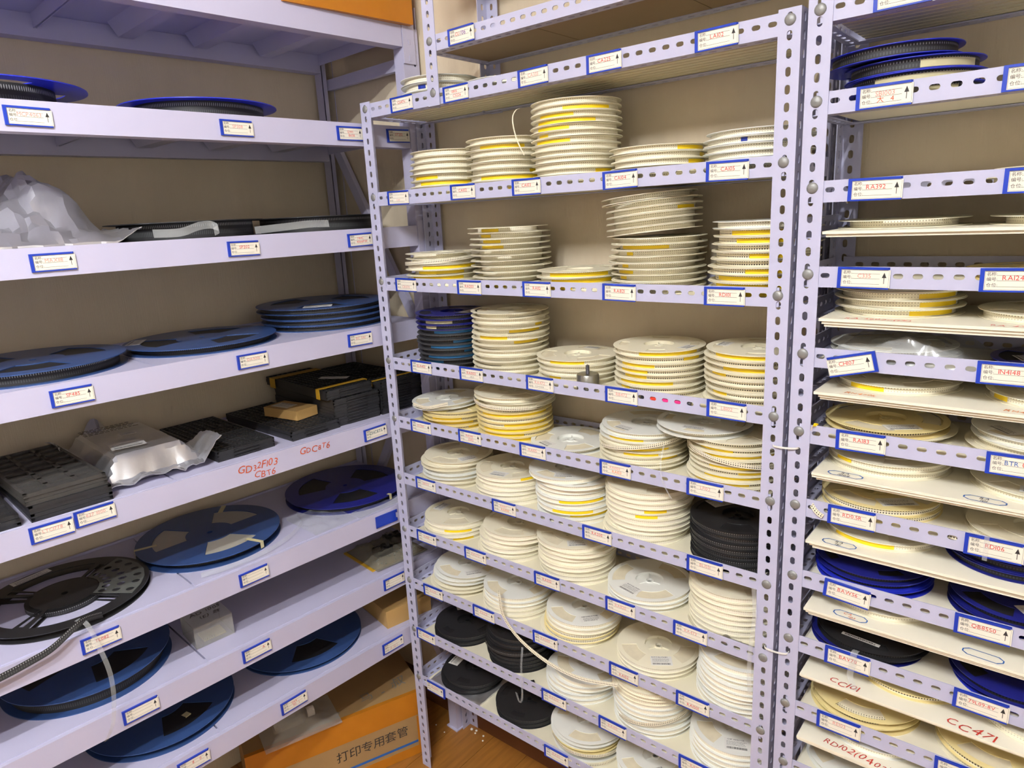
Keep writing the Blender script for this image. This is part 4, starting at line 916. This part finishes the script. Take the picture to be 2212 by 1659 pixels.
def tray_pile(u, v, n, where, z0=0.0, m='tray_black', rot=0.0, me=TM, jit=0.002):
    for i in range(n):
        o = obj('chip_tray', me, m, None, A2W(u + RND.uniform(-jit, jit), v + RND.uniform(-jit, jit), ZA[4] + PZ + z0 + i * 0.0078), (0, 0, AROT + rad(rot) + rad(RND.uniform(-.4, .4))))
        pos = 'top' if i == n - 1 else ('bottom' if i == 0 else ORD[n - 1 - i] + ' from top')
        tag(o, 'black chip tray, %s%s' % (('' if n == 1 else pos + ', '), where), 'tray', 'black chip trays on the beam rack')
tray_pile(-0.708, 0.176, 4, 'pile behind the LTC1778 label', m='tray_black', me=TM2)
tray_pile(-0.716, 0.182, 3, 'greyish upper pile behind the LTC1778 label', 4 * 0.0078, 'tray_grey', 1.5, TM2)
tray_pile(-0.862, 0.178, 3, 'pile beside the greyish tray pile', m='tray_black', me=TM2)
tray_pile(-0.353, 0.206, 3, 'low pile beside the foil bag', rot=0.5)
tray_pile(-0.180, 0.204, 3, 'low pile under the kraft box', rot=2.0)
tray_pile(-0.040, 0.212, 9, 'tall pile behind the ZHC8T6 label', rot=-2)
tray_pile(-0.052, 0.222, 3, 'strapped group on the tall tray pile', 9 * 0.0078 + 0.0002, rot=-1)
tray_pile(0.096, 0.206, 11, 'pile against the end upright', rot=0.5)
# straps
for (u, v, z1_, L_, lb) in ((-0.052, 0.335, 12 * 0.0078 + 0.0006, 0.030, 'yellow tape band round the far end of the tray pile'), (-0.052, 0.105, 12 * 0.0078 + 0.0006, 0.018, 'yellow tape band round the near end of the tray pile'), (0.096, 0.085, 11 * 0.0078 + 0.0006, 0.012, 'thin yellow band on the tray pile against the upright')):
    mb = MB(); hw = 0.0712; mb.box(-hw, hw, -L_ / 2, L_ / 2, 0, 0.0006); mb.box(-hw - 0.0006, -hw, -L_ / 2, L_ / 2, -0.026, 0.0006); mb.box(hw, hw + 0.0006, -L_ / 2, L_ / 2, -0.026, 0.0006)
    o = obj('packing_band', mb, 'strap_yellow', None, A2W(u, v, ZA[4] + PZ + z1_), (0, 0, AROT + rad(-1))); tag(o, lb, 'band', 'yellow bands on the chip trays')
o = obj('paper_slip', MB().box(-0.012, 0.012, -0.04, 0.04, 0, 0.0005), 'sticker', None, A2W(-0.02, 0.19, ZA[4] + PZ + 12 * 0.0078 + 0.0004), (0, 0, AROT + rad(35))); tag(o, 'white paper slip lying on the strapped chip trays', 'paper')
# small kraft box on the trays
t = thing('kraft_box', 'small golden kraft box lying on the low pile of chip trays', 'box', A2W(-0.160, 0.186, ZA[4] + PZ + 3 * 0.0078 + 0.0006), (0, 0, AROT + rad(12)))
obj('box_body', MB().box(-0.034, 0.034, -0.061, 0.061, 0, 0.024), 'kraft', t); sticker_parts(t, (-0.002, 0.02, 0.0241), (0, 0, PI / 2), 0.06, 0.036, m='board_cream')
# foil bag with trays inside
def fcore(x, y): return min(sstep(-0.635, -0.600, x), sstep(-0.435, -0.475, x), sstep(0.075, 0.105, y), sstep(0.372, 0.345, y))
def f4(x, y):
    c = fcore(x, y); z = 0.006 + 0.052 * c + (0.008 * cr(x, y, 22, 3) * (0.25 + 1.2 * (1 - c)))
    fx = sstep(-0.455, -0.405, x) * sstep(0.26, 0.10, y); z += 0.052 * fx + 0.012 * sstep(0.10, 0.06, y) * cr(x, y, 30, 8)
    bx = sstep(0.345, 0.385, y) * math.exp(-((x + 0.56) / 0.035) ** 2); z += 0.07 * bx
    lx = sstep(-0.62, -0.66, x) * sstep(0.18, 0.30, y); z += 0.045 * lx
    return (x + 0.008 * noise.noise(Vector((x * 25, y * 25, 3))) * (1 - c), y + 0.010 * noise.noise(Vector((x * 25, y * 25, 13))) * (1 - c), z)
def f4b(x, y):
    p = f4(x, y); return (p[0], p[1], max(0.0006, min(0.004 + 0.6 * max(0, p[2] - 0.062), p[2] - 0.001)) if fcore(x, y) > 0.02 else max(0.0006, p[2] - 0.0015))
o = obj('foil_bag', pad(34, 40, -0.66, -0.405, 0.045, 0.385, f4, f4b).mesh('foil_bag', 16), 'foil', None, (0, 0, ZA[4] + PZ)); onA(o); tag(o, 'silver foil bag with printed stickers holding a block of trays', 'bag')
sticker_parts(o, (-0.565, 0.140, 0.0665), (0, 0, rad(-8)), 0.066, 0.05); sticker_parts(o, (-0.535, 0.232, 0.0665), (0, 0, rad(-6)), 0.034, 0.024)
mb = MB(); q_ = random.Random(3)
for k in range(5):
    x = -0.605
    while x < -0.50: w_ = q_.uniform(.004, .012); mb.box(x, x + w_, 0.285 + k * 0.012, 0.288 + k * 0.012, 0.0662, 0.0666); x += w_ + .003
obj('bag_print', mb, 'ink', o)
# handwriting on the beam
for s_, u, z, sz, rt_ in (('GD32F103', -0.352, 1.0285, 0.021, 0), ('CBT6', -0.338, 1.0085, 0.020, 0), ('GDC8T6', -0.208, 1.0300, 0.020, 0)):
    obj('handwriting', hand(s_, sz), 'marker_orange', rackA, (u, -0.0006, z), (PI / 2, rad(1.5), 0), label='orange marker lettering')
# clear bags on the TL082 shelf
def fbag(x, y): return 0.002 + 0.016 * cr(x, y, 28, 2) * min(sstep(-0.31, -0.27, x), sstep(-0.10, -0.15, x), sstep(0.005, 0.04, y), sstep(0.24, 0.2, y)) + 0.0015
o = obj('clear_bag', pad(40, 40, -0.225, -0.105, 0.02, 0.16, fbag, lambda x, y: 0.0004).mesh('clear_bag', 60), 'clear_film', None, (0, 0, ZA[5] + PZ)); onA(o); tag(o, 'crumpled clear plastic bag beside the taped blue reel', 'bag')
o = obj('clear_tape', ribbon([(-0.50, 0.035, 0.008), (-0.45, 0.024, 0.008), (-0.40, 0.022, 0.008), (-0.34, 0.028, 0.008), (-0.27, 0.055, 0.009), (-0.215, 0.10, 0.010), (-0.20, 0.15, 0.012)], (0, 0, 1), 0.012), 'clear_film', None, (0, 0, ZA[5] + PZ)); onA(o); tag(o, 'clear carrier tape hanging loose round the taped blue reel', 'tape')
o = obj('clear_bag', pad(20, 16, -0.10, 0.06, 0.012, 0.055, lambda x, y: 0.0012 + 0.006 * cr(x, y, 30, 6), lambda x, y: 0.0004).mesh('clear_bag', 60), 'clear_film', None, (0, 0, ZA[5] + PZ)); onA(o); tag(o, 'flat clear bag in front of the dark navy reel', 'bag')
# black carrier tape hanging from the spoked reel, clear strip beside it
o = obj('carrier_tape', ribbon([(-0.700, 0.02, 0.822), (-0.735, -0.006, 0.838), (-0.760, -0.014, 0.832), (-0.7975, -0.016, 0.813), (-0.8353, -0.016, 0.8048), (-0.8781, -0.016, 0.7989), (-0.94, -0.014, 0.792)], (0, 0.25, 1), 0.013), 'tape_black'); onA(o); tag(o, 'black carrier tape with punched holes hanging off the spoked reel', 'tape')
o = obj('clear_tape', ribbon([(-0.745, 0.01, 0.8365), (-0.735, -0.012, 0.830), (-0.7238, -0.016, 0.7744), (-0.7169, -0.02, 0.7193), (-0.7191, -0.022, 0.6682), (-0.7297, -0.02, 0.6111), (-0.7454, -0.015, 0.5785)], (1, 0.2, 0.1), 0.009), 'clear_film'); onA(o); tag(o, 'narrow clear strip dangling in front of the TL082 label', 'tape')
# acrylic box
t = thing('acrylic_box', 'small clear acrylic box with black handwriting on its lid', 'box', A2W(-0.475, 0.121, ZA[6] + PZ), (0, 0, AROT + rad(-3)))
mb = MB(); a_ = 0.044; h_ = 0.052; w_ = 0.0018
mb.box(-a_, a_, -a_, a_, 0, w_); mb.box(-a_, a_, -a_, -a_ + w_, w_, h_); mb.box(-a_, a_, a_ - w_, a_, w_, h_); mb.box(-a_, -a_ + w_, -a_, a_, w_, h_); mb.box(a_ - w_, a_, -a_, a_, w_, h_)
obj('box_body', mb, 'acrylic', t); ld_ = obj('lid', MB().box(-a_ - .0005, a_ + .0005, -a_ - .0005, a_ + .0005, h_ + .0002, h_ + .0022), 'acrylic', t)
for s_, x, y, sz in (('AD 1005', 0.004, 0.014, 0.018), ('(E) 数', 0.008, -0.010, 0.018)): obj('handwriting', hand(s_, sz), 'ink', ld_, (x, y, h_ + .0025), (0, 0, 0))
mb = MB()
for k in range(9): mb.cyl((-0.03 + 0.004 * k, -0.034, 0.004), (-0.03 + 0.004 * k, -0.024 - 0.001 * k, 0.012), 0.0006, 6)
obj('contents', mb, 'steel', t, label='thin metal pins'); obj('contents', MB().box(-0.02, 0.03, -0.028, 0.012, 0.002, 0.006), 'tan_tape', t)
# bag of black parts on a yellow card
t = thing('parts_bag', 'clear bag of black parts and bits on a yellow card', 'bag', A2W(0.035, 0.12, ZA[6] + PZ), (0, 0, AROT + rad(-4)))
obj('yellow_card', MB().box(-0.085, 0.09, -0.075, 0.08, 0.0005, 0.004), 'strap_yellow', t)
obj('bag_film', pad(30, 30, -0.078, 0.09, -0.090, 0.075, lambda x, y: 0.006 + 0.020 * min(sstep(-.08, -.05, x), sstep(.09, .06, x), sstep(-.09, -.06, y), sstep(.075, .05, y)) * (0.6 + cr(x, y, 25, 1)), lambda x, y: 0.0045).mesh('bag_film', 60), 'smoke_plastic', t)
for x, y, w_, d_, h_ in ((-0.01, -0.01, 0.05, 0.035, 0.03), (0.05, 0.03, 0.05, 0.03, 0.036)):
    mb = pad(8, 8, x - w_ / 2, x + w_ / 2, y - d_ / 2, y + d_ / 2, lambda a, b: h_ * (0.7 + 0.35 * cr(a, b, 40, 2)), lambda a, b: 0.0045); obj('black_part', mb, 'black_plastic', t)
mb = MB(); q_ = random.Random(8)
for k in range(26): x, y = q_.uniform(-.06, .08), q_.uniform(-.075, -.02); mb.box(x, x + .004, y, y + .003, .0045, .0075)
p_ = obj('loose_bits', mb, 'bolt', t); p_['kind'] = 'stuff'
# kraft box on the lowest panel
t = thing('kraft_box', 'kraft cardboard box at the end of the lowest panel beside the upright', 'box', A2W(0.050, 0.108, ZA[7] + PZ), (0, 0, AROT + rad(-8)))
obj('box_body', MB().box(-0.072, 0.072, -0.078, 0.078, 0, 0.052), 'kraft', t); obj('lid_flap', MB().box(-0.0725, 0.0725, -0.0785, -0.078, 0.028, 0.0525), 'kraft', t)
# carton on the floor
CR = rad(-18)
t = thing('cardboard_carton', 'brown cardboard carton lettered in Chinese on the floor under the beam rack', 'carton', A2W(0.05, 0.012, 0), (0, 0, AROT + CR))
CL, CD, CH = 0.50, 0.24, 0.208
obj('box_body', MB().box(-CL, 0, 0, CD, 0.001, CH), 'carton', t)
obj('packing_tape', MB().box(-CL - .0004, .0004, -0.0006, 0.0, CH - 0.075, CH + 0.0005), 'brown_tape', t); obj('packing_tape', MB().box(-CL - .0004, .0004, -0.0006, 0.012, CH, CH + 0.0006), 'brown_tape', t)
obj('packing_tape', MB().box(-0.03, .0005, -0.0007, CD, 0.001, CH - 0.08), 'brown_tape', t)
obj('packing_tape', MB().box(-CL, 0, -0.0006, 0, 0.001, 0.03), 'brown_tape', t)
obj('blue_stripe', MB().box(-CL, -0.031, -0.0008, 0, 0.042, 0.049), 'marker_blue', t)
obj('box_lettering', text('打印专用套管', 0.036), 'ink', t, (-0.165, -0.0010, 0.092), UPR)
obj('handwriting', hand('马 - 叔', 0.045), 'ink_grey', t, (-0.10, 0.06, CH + 0.0008), (0, 0, rad(8))); obj('handwriting', hand('2', 0.03), 'ink_grey', t, (-0.245, 0.03, CH + 0.0008), (0, 0, rad(-20)))
# clear bag with a white bottle on the carton
bx, by = -0.275, 0.075
t2 = thing('bagged_bottle', 'clear plastic bag with a white-capped bottle lying on the floor carton', 'bag', A2W(-0.255, 0.165, CH + 0.001), (0, 0, AROT + rad(-15)))
obj('bag_film', pad(36, 30, -0.115, 0.09, -0.065, 0.07, lambda x, y: 0.004 + 0.05 * min(sstep(-.115, -.05, x), sstep(.09, -.02, x), sstep(-.065, -.03, y), sstep(.07, .03, y)) * (0.75 + 0.6 * cr(x, y, 22, 5)), lambda x, y: 0.0005).mesh('bag_film', 60), 'bag_film', t2)
mb = MB(); mb.cyl((-0.08, 0.0, 0.026), (0.0, 0.0, 0.026), 0.023, 20); mb.cyl((0.0, 0, 0.026), (0.012, 0, 0.026), 0.023, 20, r1=0.012); obj('bottle', mb.mesh('bottle', 40), 'bag_film', t2)
mb = MB(); mb.cyl((0.012, 0, 0.026), (0.032, 0, 0.026), 0.0135, 20); obj('bottle_cap', mb.mesh('bottle_cap', 40), 'white_plastic', t2)

# ------------------------------------------------------------------ small things on rack B
t = thing('gear_motor', 'small steel motor with a threaded shaft between the RA472 and RB472 stacks', 'motor', (0.556, 0.030, zb(4)))
mb = MB(); mb.lathe([(0.0002, 0), (0.0225, 0), (0.0225, 0.030), (0.021, 0.032), (0.0002, 0.032)], 32); obj('motor_body', mb.mesh('motor_body', 40), 'steel', t)
mb = MB(); pr = [(0.0002, 0.032)]
for k in range(9): pr += [(0.0042, 0.032 + k * 0.002), (0.0034, 0.033 + k * 0.002)]
pr += [(0.0002, 0.051)]; mb.lathe(pr, 16); obj('shaft', mb.mesh('shaft', 30), 'zinc', t)
t = thing('ball_lever', 'steel rod with a ball end lying behind the RA473 rail', 'tool', (0.862, 0.0125, zb(7) + 0.0096))
mb = MB(); mb.lathe([(0.0094 * math.sin(a * PI / 12) + 0.0001, -0.0094 * math.cos(a * PI / 12)) for a in range(13)], 20); obj('ball', mb.mesh('ball', 60), 'steel', t)
mb = MB(); mb.cyl((0.008, 0, 0), (0.056, 0.0, 0.0), 0.0055, 16); obj('rod', mb.mesh('rod', 40), 'steel', t)
t = thing('marker_pen', 'pink and red marker pen lying behind the rail near the LB102 label', 'pen', (0.69, 0.0092, zb(4) + 0.0058))
for nm, a, b, r_, m in (('cap', 0.0, 0.018, 0.0056, 'black_plastic'), ('barrel', 0.018, 0.042, 0.0054, 'red_pen'), ('barrel', 0.042, 0.082, 0.0054, 'pink_pen'), ('tip', 0.082, 0.098, 0.0042, 'zinc')):
    mb = MB(); mb.cyl((a, 0, 0), (b, 0, 0), r_, 14); obj(nm, mb.mesh(nm, 40), m, t)
# loose carrier tapes
def tape(pts, wv, width, m, lb, sub=6):
    o = obj('carrier_tape', ribbon(pts, wv, width, sub=sub), m); return tag(o, lb, 'tape')
tape([(0.298, 0.0105, 0.668), (0.3098, -0.002, 0.664), (0.3211, -0.005, 0.618), (0.3681, -0.006, 0.5737), (0.4483, -0.006, 0.5447), (0.5375, -0.006, 0.5405), (0.6329, -0.002, 0.562)], [(1, 0, .3), (1, 0, .3), (1, 0.1, .4), (.7, .2, .7), (.2, .3, 1), (0, .3, 1), (0, .3, 1)], 0.008, 'tape_dark', 'long cream paper tape drooping from the RA221 stack to the RA471 stack')
def arc_tape(cx, cy, r_, z0, z1, a0, a1, lb, m='tape_dark', n=9):
    f = FA(cx, cy); pts = []
    for i in range(n):
        k = i / (n - 1); a = f + a0 + (a1 - a0) * k; rr2 = r_ + 0.004 * math.sin(PI * k); pts.append((cx + rr2 * math.cos(a), cy + rr2 * math.sin(a), z0 + (z1 - z0) * k))
    return tape(pts, (0, 0, 1), 0.008, m, lb, 4)
arc_tape(0.643, 0.102, 0.0935, zb(5) + 0.042, zb(5) + 0.070, -1.1, 1.0, 'white paper tape wound loose round the RA1002 stack')
arc_tape(0.838, 0.102, 0.0935, zb(5) + 0.075, zb(5) + 0.045, -1.15, 0.9, 'white paper tape with dark pockets looping round the LF102 stack')
arc_tape(0.100, 0.102, 0.0930, zb(3) + 0.052, zb(3) + 0.066, -1.4, 1.1, 'paper tape end looped round the stack beside the CR070 label')
arc_tape(0.486, 0.102, 0.0935, zb(10) + 0.034, zb(10) + 0.022, -1.2, 1.0, 'loose paper tape, upper loop round the RA512 stack')
arc_tape(0.486, 0.102, 0.0965, zb(10) + 0.005, zb(10) + 0.006, -1.1, 1.0, 'loose paper tape, lower loop round the RA512 stack')
arc_tape(0.843, 0.1125, 0.0965, zb(7) + 0.0045, zb(7) + 0.0045, -1.3, 0.1, 'loose paper tape lying round the foot of the RA473 stack')
arc_tape(0.661, 0.105, 0.0940, zb(9) + 0.030, zb(9) + 0.062, -0.9, 1.0, 'paper tape end slung across the RA471 stack')
arc_tape(0.282, 0.102, 0.0945, zb(9) + 0.055, zb(9) + 0.060, -1.3, 0.9, 'black tape wound loose round the black stack beside the RA222 label', 'tape_black')
arc_tape(0.298, 0.102, 0.0930, zb(5) + 0.090, zb(5) + 0.080, -1.4, 0.6, 'paper tape wound round the top of the RA243 stack')
tape([(0.055, 0.006, 1.103), (0.10, 0.0045, 1.100), (0.135, 0.006, 1.108), (0.17, 0.012, 1.118)], (0, 0, 1), 0.008, 'tape_dark', 'short paper tape end sticking out of the RC100 stack')
def strand(pts, lb, w_=0.003, wv=(1, 0, 0.1), m='clear_film'):
    o = obj('plastic_strip', ribbon(pts, wv, w_), m); return tag(o, lb, 'strip')
strand([(0.738, 0.004, 1.118), (0.7355, -0.004, 1.085), (0.7402, -0.006, 1.0499), (0.7591, -0.007, 1.0192)], 'thin clear strip hanging over the rail beside the LF102 label')
strand([(0.432, 0.005, 1.742), (0.4217, 0.004, 1.7385), (0.4149, 0.003, 1.7225), (0.422, 0.004, 1.6876), (0.4374, 0.006, 1.6562)], 'thin paper strand hanging beside the CA103 stack', 0.0025, (1, 0.3, 0), 'tape_edge')
strand([(0.369, 0.0035, 0.545), (0.3696, -0.005, 0.5), (0.3696, -0.006, 0.4655), (0.3682, -0.006, 0.4143), (0.360, -0.007, 0.395), (0.3497, -0.006, 0.418)], 'clear plastic strip hanging over the rail before the black stack', 0.006)
strand([(0.916, -0.004, 0.8863), (0.920, -0.005, 0.8333), (0.915, -0.006, 0.7655), (0.9135, -0.005, 0.71), (0.9163, -0.004, 0.6696)], 'clear film strip hanging down beside the post by the RA473 label', 0.008)
# foil bag under the black reels
o = obj('foil_bag', pad(40, 40, 0.012, 0.196, 0.006, 0.19, lambda x, y: 0.0118 - 0.006 * max(0, 1 - 4 * min(sstep(.012, .05, x), sstep(.196, .16, x), sstep(.006, .03, y))) - 0.004 * cr(x, y, 30, 2) * (1 if y < 0.03 or x > 0.17 else 0.3), lambda x, y: 0.0004).mesh('foil_bag', 60), 'foil', None, (0, 0, zb(10)))
tag(o, 'silver foil bag lying under the two black reels on the lowest board', 'bag')
o = obj('foam_bit', MB().bar((0.372, 0.010, 0.0035), (0.384, 0.024, 0.0035), 0.006, 0.006), 'black_plastic', None, (0, 0, zb(9))); tag(o, 'small black scrap beside the black stack', 'scrap')
# zip ties between the racks
for z, lb in ((1.154, 'white zip tie joining the two slotted posts near the LF102 rail'), (0.776, 'white zip tie joining the two slotted posts near the RA473 rail')):
    mb = MB(); P = smooth_path([(0.9375, 0.006, z), (0.940, -0.003, z - 0.0005), (0.957, -0.0055, z), (0.975, -0.003, z + 0.0015), (0.978, 0.006, z + 0.0015)], 6)
    for i in range(len(P) - 1): mb.bar(P[i], P[i + 1] + (P[i + 1] - P[i]) * 0.15, 0.0014, 0.0028)
    o = obj('zip_tie', mb, 'white_plastic'); tag(o, lb, 'zip tie', 'zip ties between the racks')

# ------------------------------------------------------------------ lettering and small things in rack C
def oval(b, z, x, y, m='marker_blue', lines=(), fill=None):
    w_, h_, c = 0.026, 0.0095, 0.007; mb = MB()
    out = [(-w_ + c, -h_), (w_ - c, -h_), (w_, -h_ / 3), (w_, h_ / 3), (w_ - c, h_), (-w_ + c, h_), (-w_, h_ / 3), (-w_, -h_ / 3)]
    inn = [(a * 0.93, b_ * 0.86) for a, b_ in out]
    mb.add([(a, b_, 0) for a, b_ in out] + [(a, b_, 0) for a, b_ in inn], [(i, (i + 1) % 8, 8 + (i + 1) % 8, 8 + i) for i in range(8)])
    o = obj('drawn_oval', mb, m, b, (x, y, z + 0.0002), (0, 0, rad(-4)))
    for s_, dx, dy, sz, mm in lines: obj('handwriting', hand(s_, sz), mm, o, (dx, dy, 0.0002))
(z4, b4), (z5, b5), (z6, b6), (z7, b7), (z8, b8), (z2, b2), (z3, b3) = [boardtop[i] for i in (3, 4, 5, 6, 7, 1, 2)]
oval(b4, z4, 1.050, 0.0030, lines=(('RA', 0, 0.0038, 0.009, 'ink'), ('1004', 0, -0.0045, 0.009, 'ink'))); oval(b4, z4, 1.232, 0.0030, lines=(('RA', 0, 0.0038, 0.009, 'ink'), ('101', 0, -0.0045, 0.009, 'ink')))
oval(b5, z5, 1.048, 0.0030, lines=(('RA', 0, 0.0038, 0.009, 'ink'), ('151', 0, -0.0045, 0.009, 'ink')))
oval(b6, z6, 1.072, 0.0030, lines=(('CA', -0.004, 0.0035, 0.009, 'marker_orange'), ('103', 0.004, -0.004, 0.009, 'marker_orange'))); oval(b6, z6, 1.252, 0.0035)
for b, z, s_, x, y, sz, m, r_ in ((b7, z7, 'CC101', 1.072, -0.0005, 0.020, 'marker_red', -4), (b7, z7, 'CC471', 1.250, -0.0005, 0.024, 'marker_red', -6), (b8, z8, 'RD102(0402)', 1.100, 0.0005, 0.019, 'marker_red', -6),
                                 (b2, z2, 'RA 3902C(1%)', 1.080, 0.001, 0.013, 'stamp_red', 0), (b2, z2, 'RA 47', 1.235, 0.001, 0.013, 'stamp_red', 0), (b3, z3, 'RN470k', 1.065, 0.001, 0.012, 'stamp_orange', -3), (b3, z3, 'RN471k', 1.262, 0.001, 0.012, 'stamp_orange', -3)):
    obj('handwriting', hand(s_, sz), m, b, (x, y, z + 0.0002), (0, 0, rad(r_)))
def fcb(x, y):
    e = min(sstep(1.0, 1.03, x), sstep(1.215, 1.17, x), sstep(0.006, 0.02, y), sstep(0.19, 0.16, y))
    pk = max(0, 1 - abs(x - 1.115) / 0.045) * sstep(0.12, 0.02, y)
    return 0.0008 + e * (0.0215 + 0.006 * cr(x, y, 30, 3) + 0.020 * pk)
o = obj('clear_bag', pad(50, 40, 1.0, 1.215, 0.006, 0.19, fcb, lambda x, y: max(0.0003, fcb(x, y) - 0.0006)).mesh('clear_bag', 60), 'clear_film', None, (0, 0, zc(5))); tag(o, 'clear plastic bag over the white reels behind the CH107 label', 'bag')
tape([(1.000, 0.030, 1.0585), (1.012, 0.016, 1.0575), (1.03, 0.0075, 1.0570), (1.06, 0.0045, 1.0565)], (0, 0, 1), 0.008, 'tape_dark', 'paper tape end lying before the ivory reels behind the RD0.5R label')
tape([(1.180, 0.016, 1.0570), (1.20, 0.008, 1.0572), (1.225, 0.0042, 1.0572), (1.26, 0.0036, 1.0572)], (0, 0, 1), 0.008, 'tape_dark', 'paper tape end lying behind the RD106 label')
tape([(0.998, 0.02, 1.190), (1.004, 0.008, 1.196), (1.000, -0.001, 1.199), (0.998, -0.004, 1.192)], (0, 1, 0.4), 0.008, 'yellow_tape', 'yellow tape end folded over the RA183 rail')
tape([(1.004, -0.0008, 1.064), (1.010, -0.004, 1.058), (1.016, -0.003, 1.052), (1.022, -0.0012, 1.048)], (0.5, 0, 1), 0.008, 'tape_dark', 'scrap of punched tape poking through the RD0.5R rail')
o = obj('plastic_strip', ribbon([(1.085, 0.0045, 0.8245), (1.083, -0.004, 0.822), (1.082, -0.0055, 0.80), (1.080, -0.0055, 0.78), (1.090, -0.010, 0.762)], (1, 0, 0), 0.010), 'clear_film'); tag(o, 'clear strip stuck over the BAV70 label', 'strip')
o = obj('plastic_strip', MB().box(1.237, 1.243, -0.0032, -0.0024, 1.036, 1.073), 'clear_film'); tag(o, 'clear tape stuck across the RD106 label', 'strip')
# crumbs on the floor
for i, (x, y, r_) in enumerate(((-0.0098, 0.186, 0.005), (0.006, 0.190, 0.004), (0.0101, 0.180, 0.003), (0.0384, 0.186, 0.0035), (-0.115, 0.1342, 0.0025), (-0.0708, 0.1268, 0.0025), (0.05, 0.170, 0.003))):
    mb = MB(); mb.lathe([(0.0001, 0), (r_ * 0.9, 0.0002), (r_, r_ * 0.5), (r_ * 0.5, r_), (0.0001, r_ * 1.1)], 6); o = obj('plaster_crumb', mb, 'crumb', None, (x, y, 0.0)); tag(o, 'tiny white plaster crumb on the wooden floor', 'crumb', 'plaster crumbs on the floor')
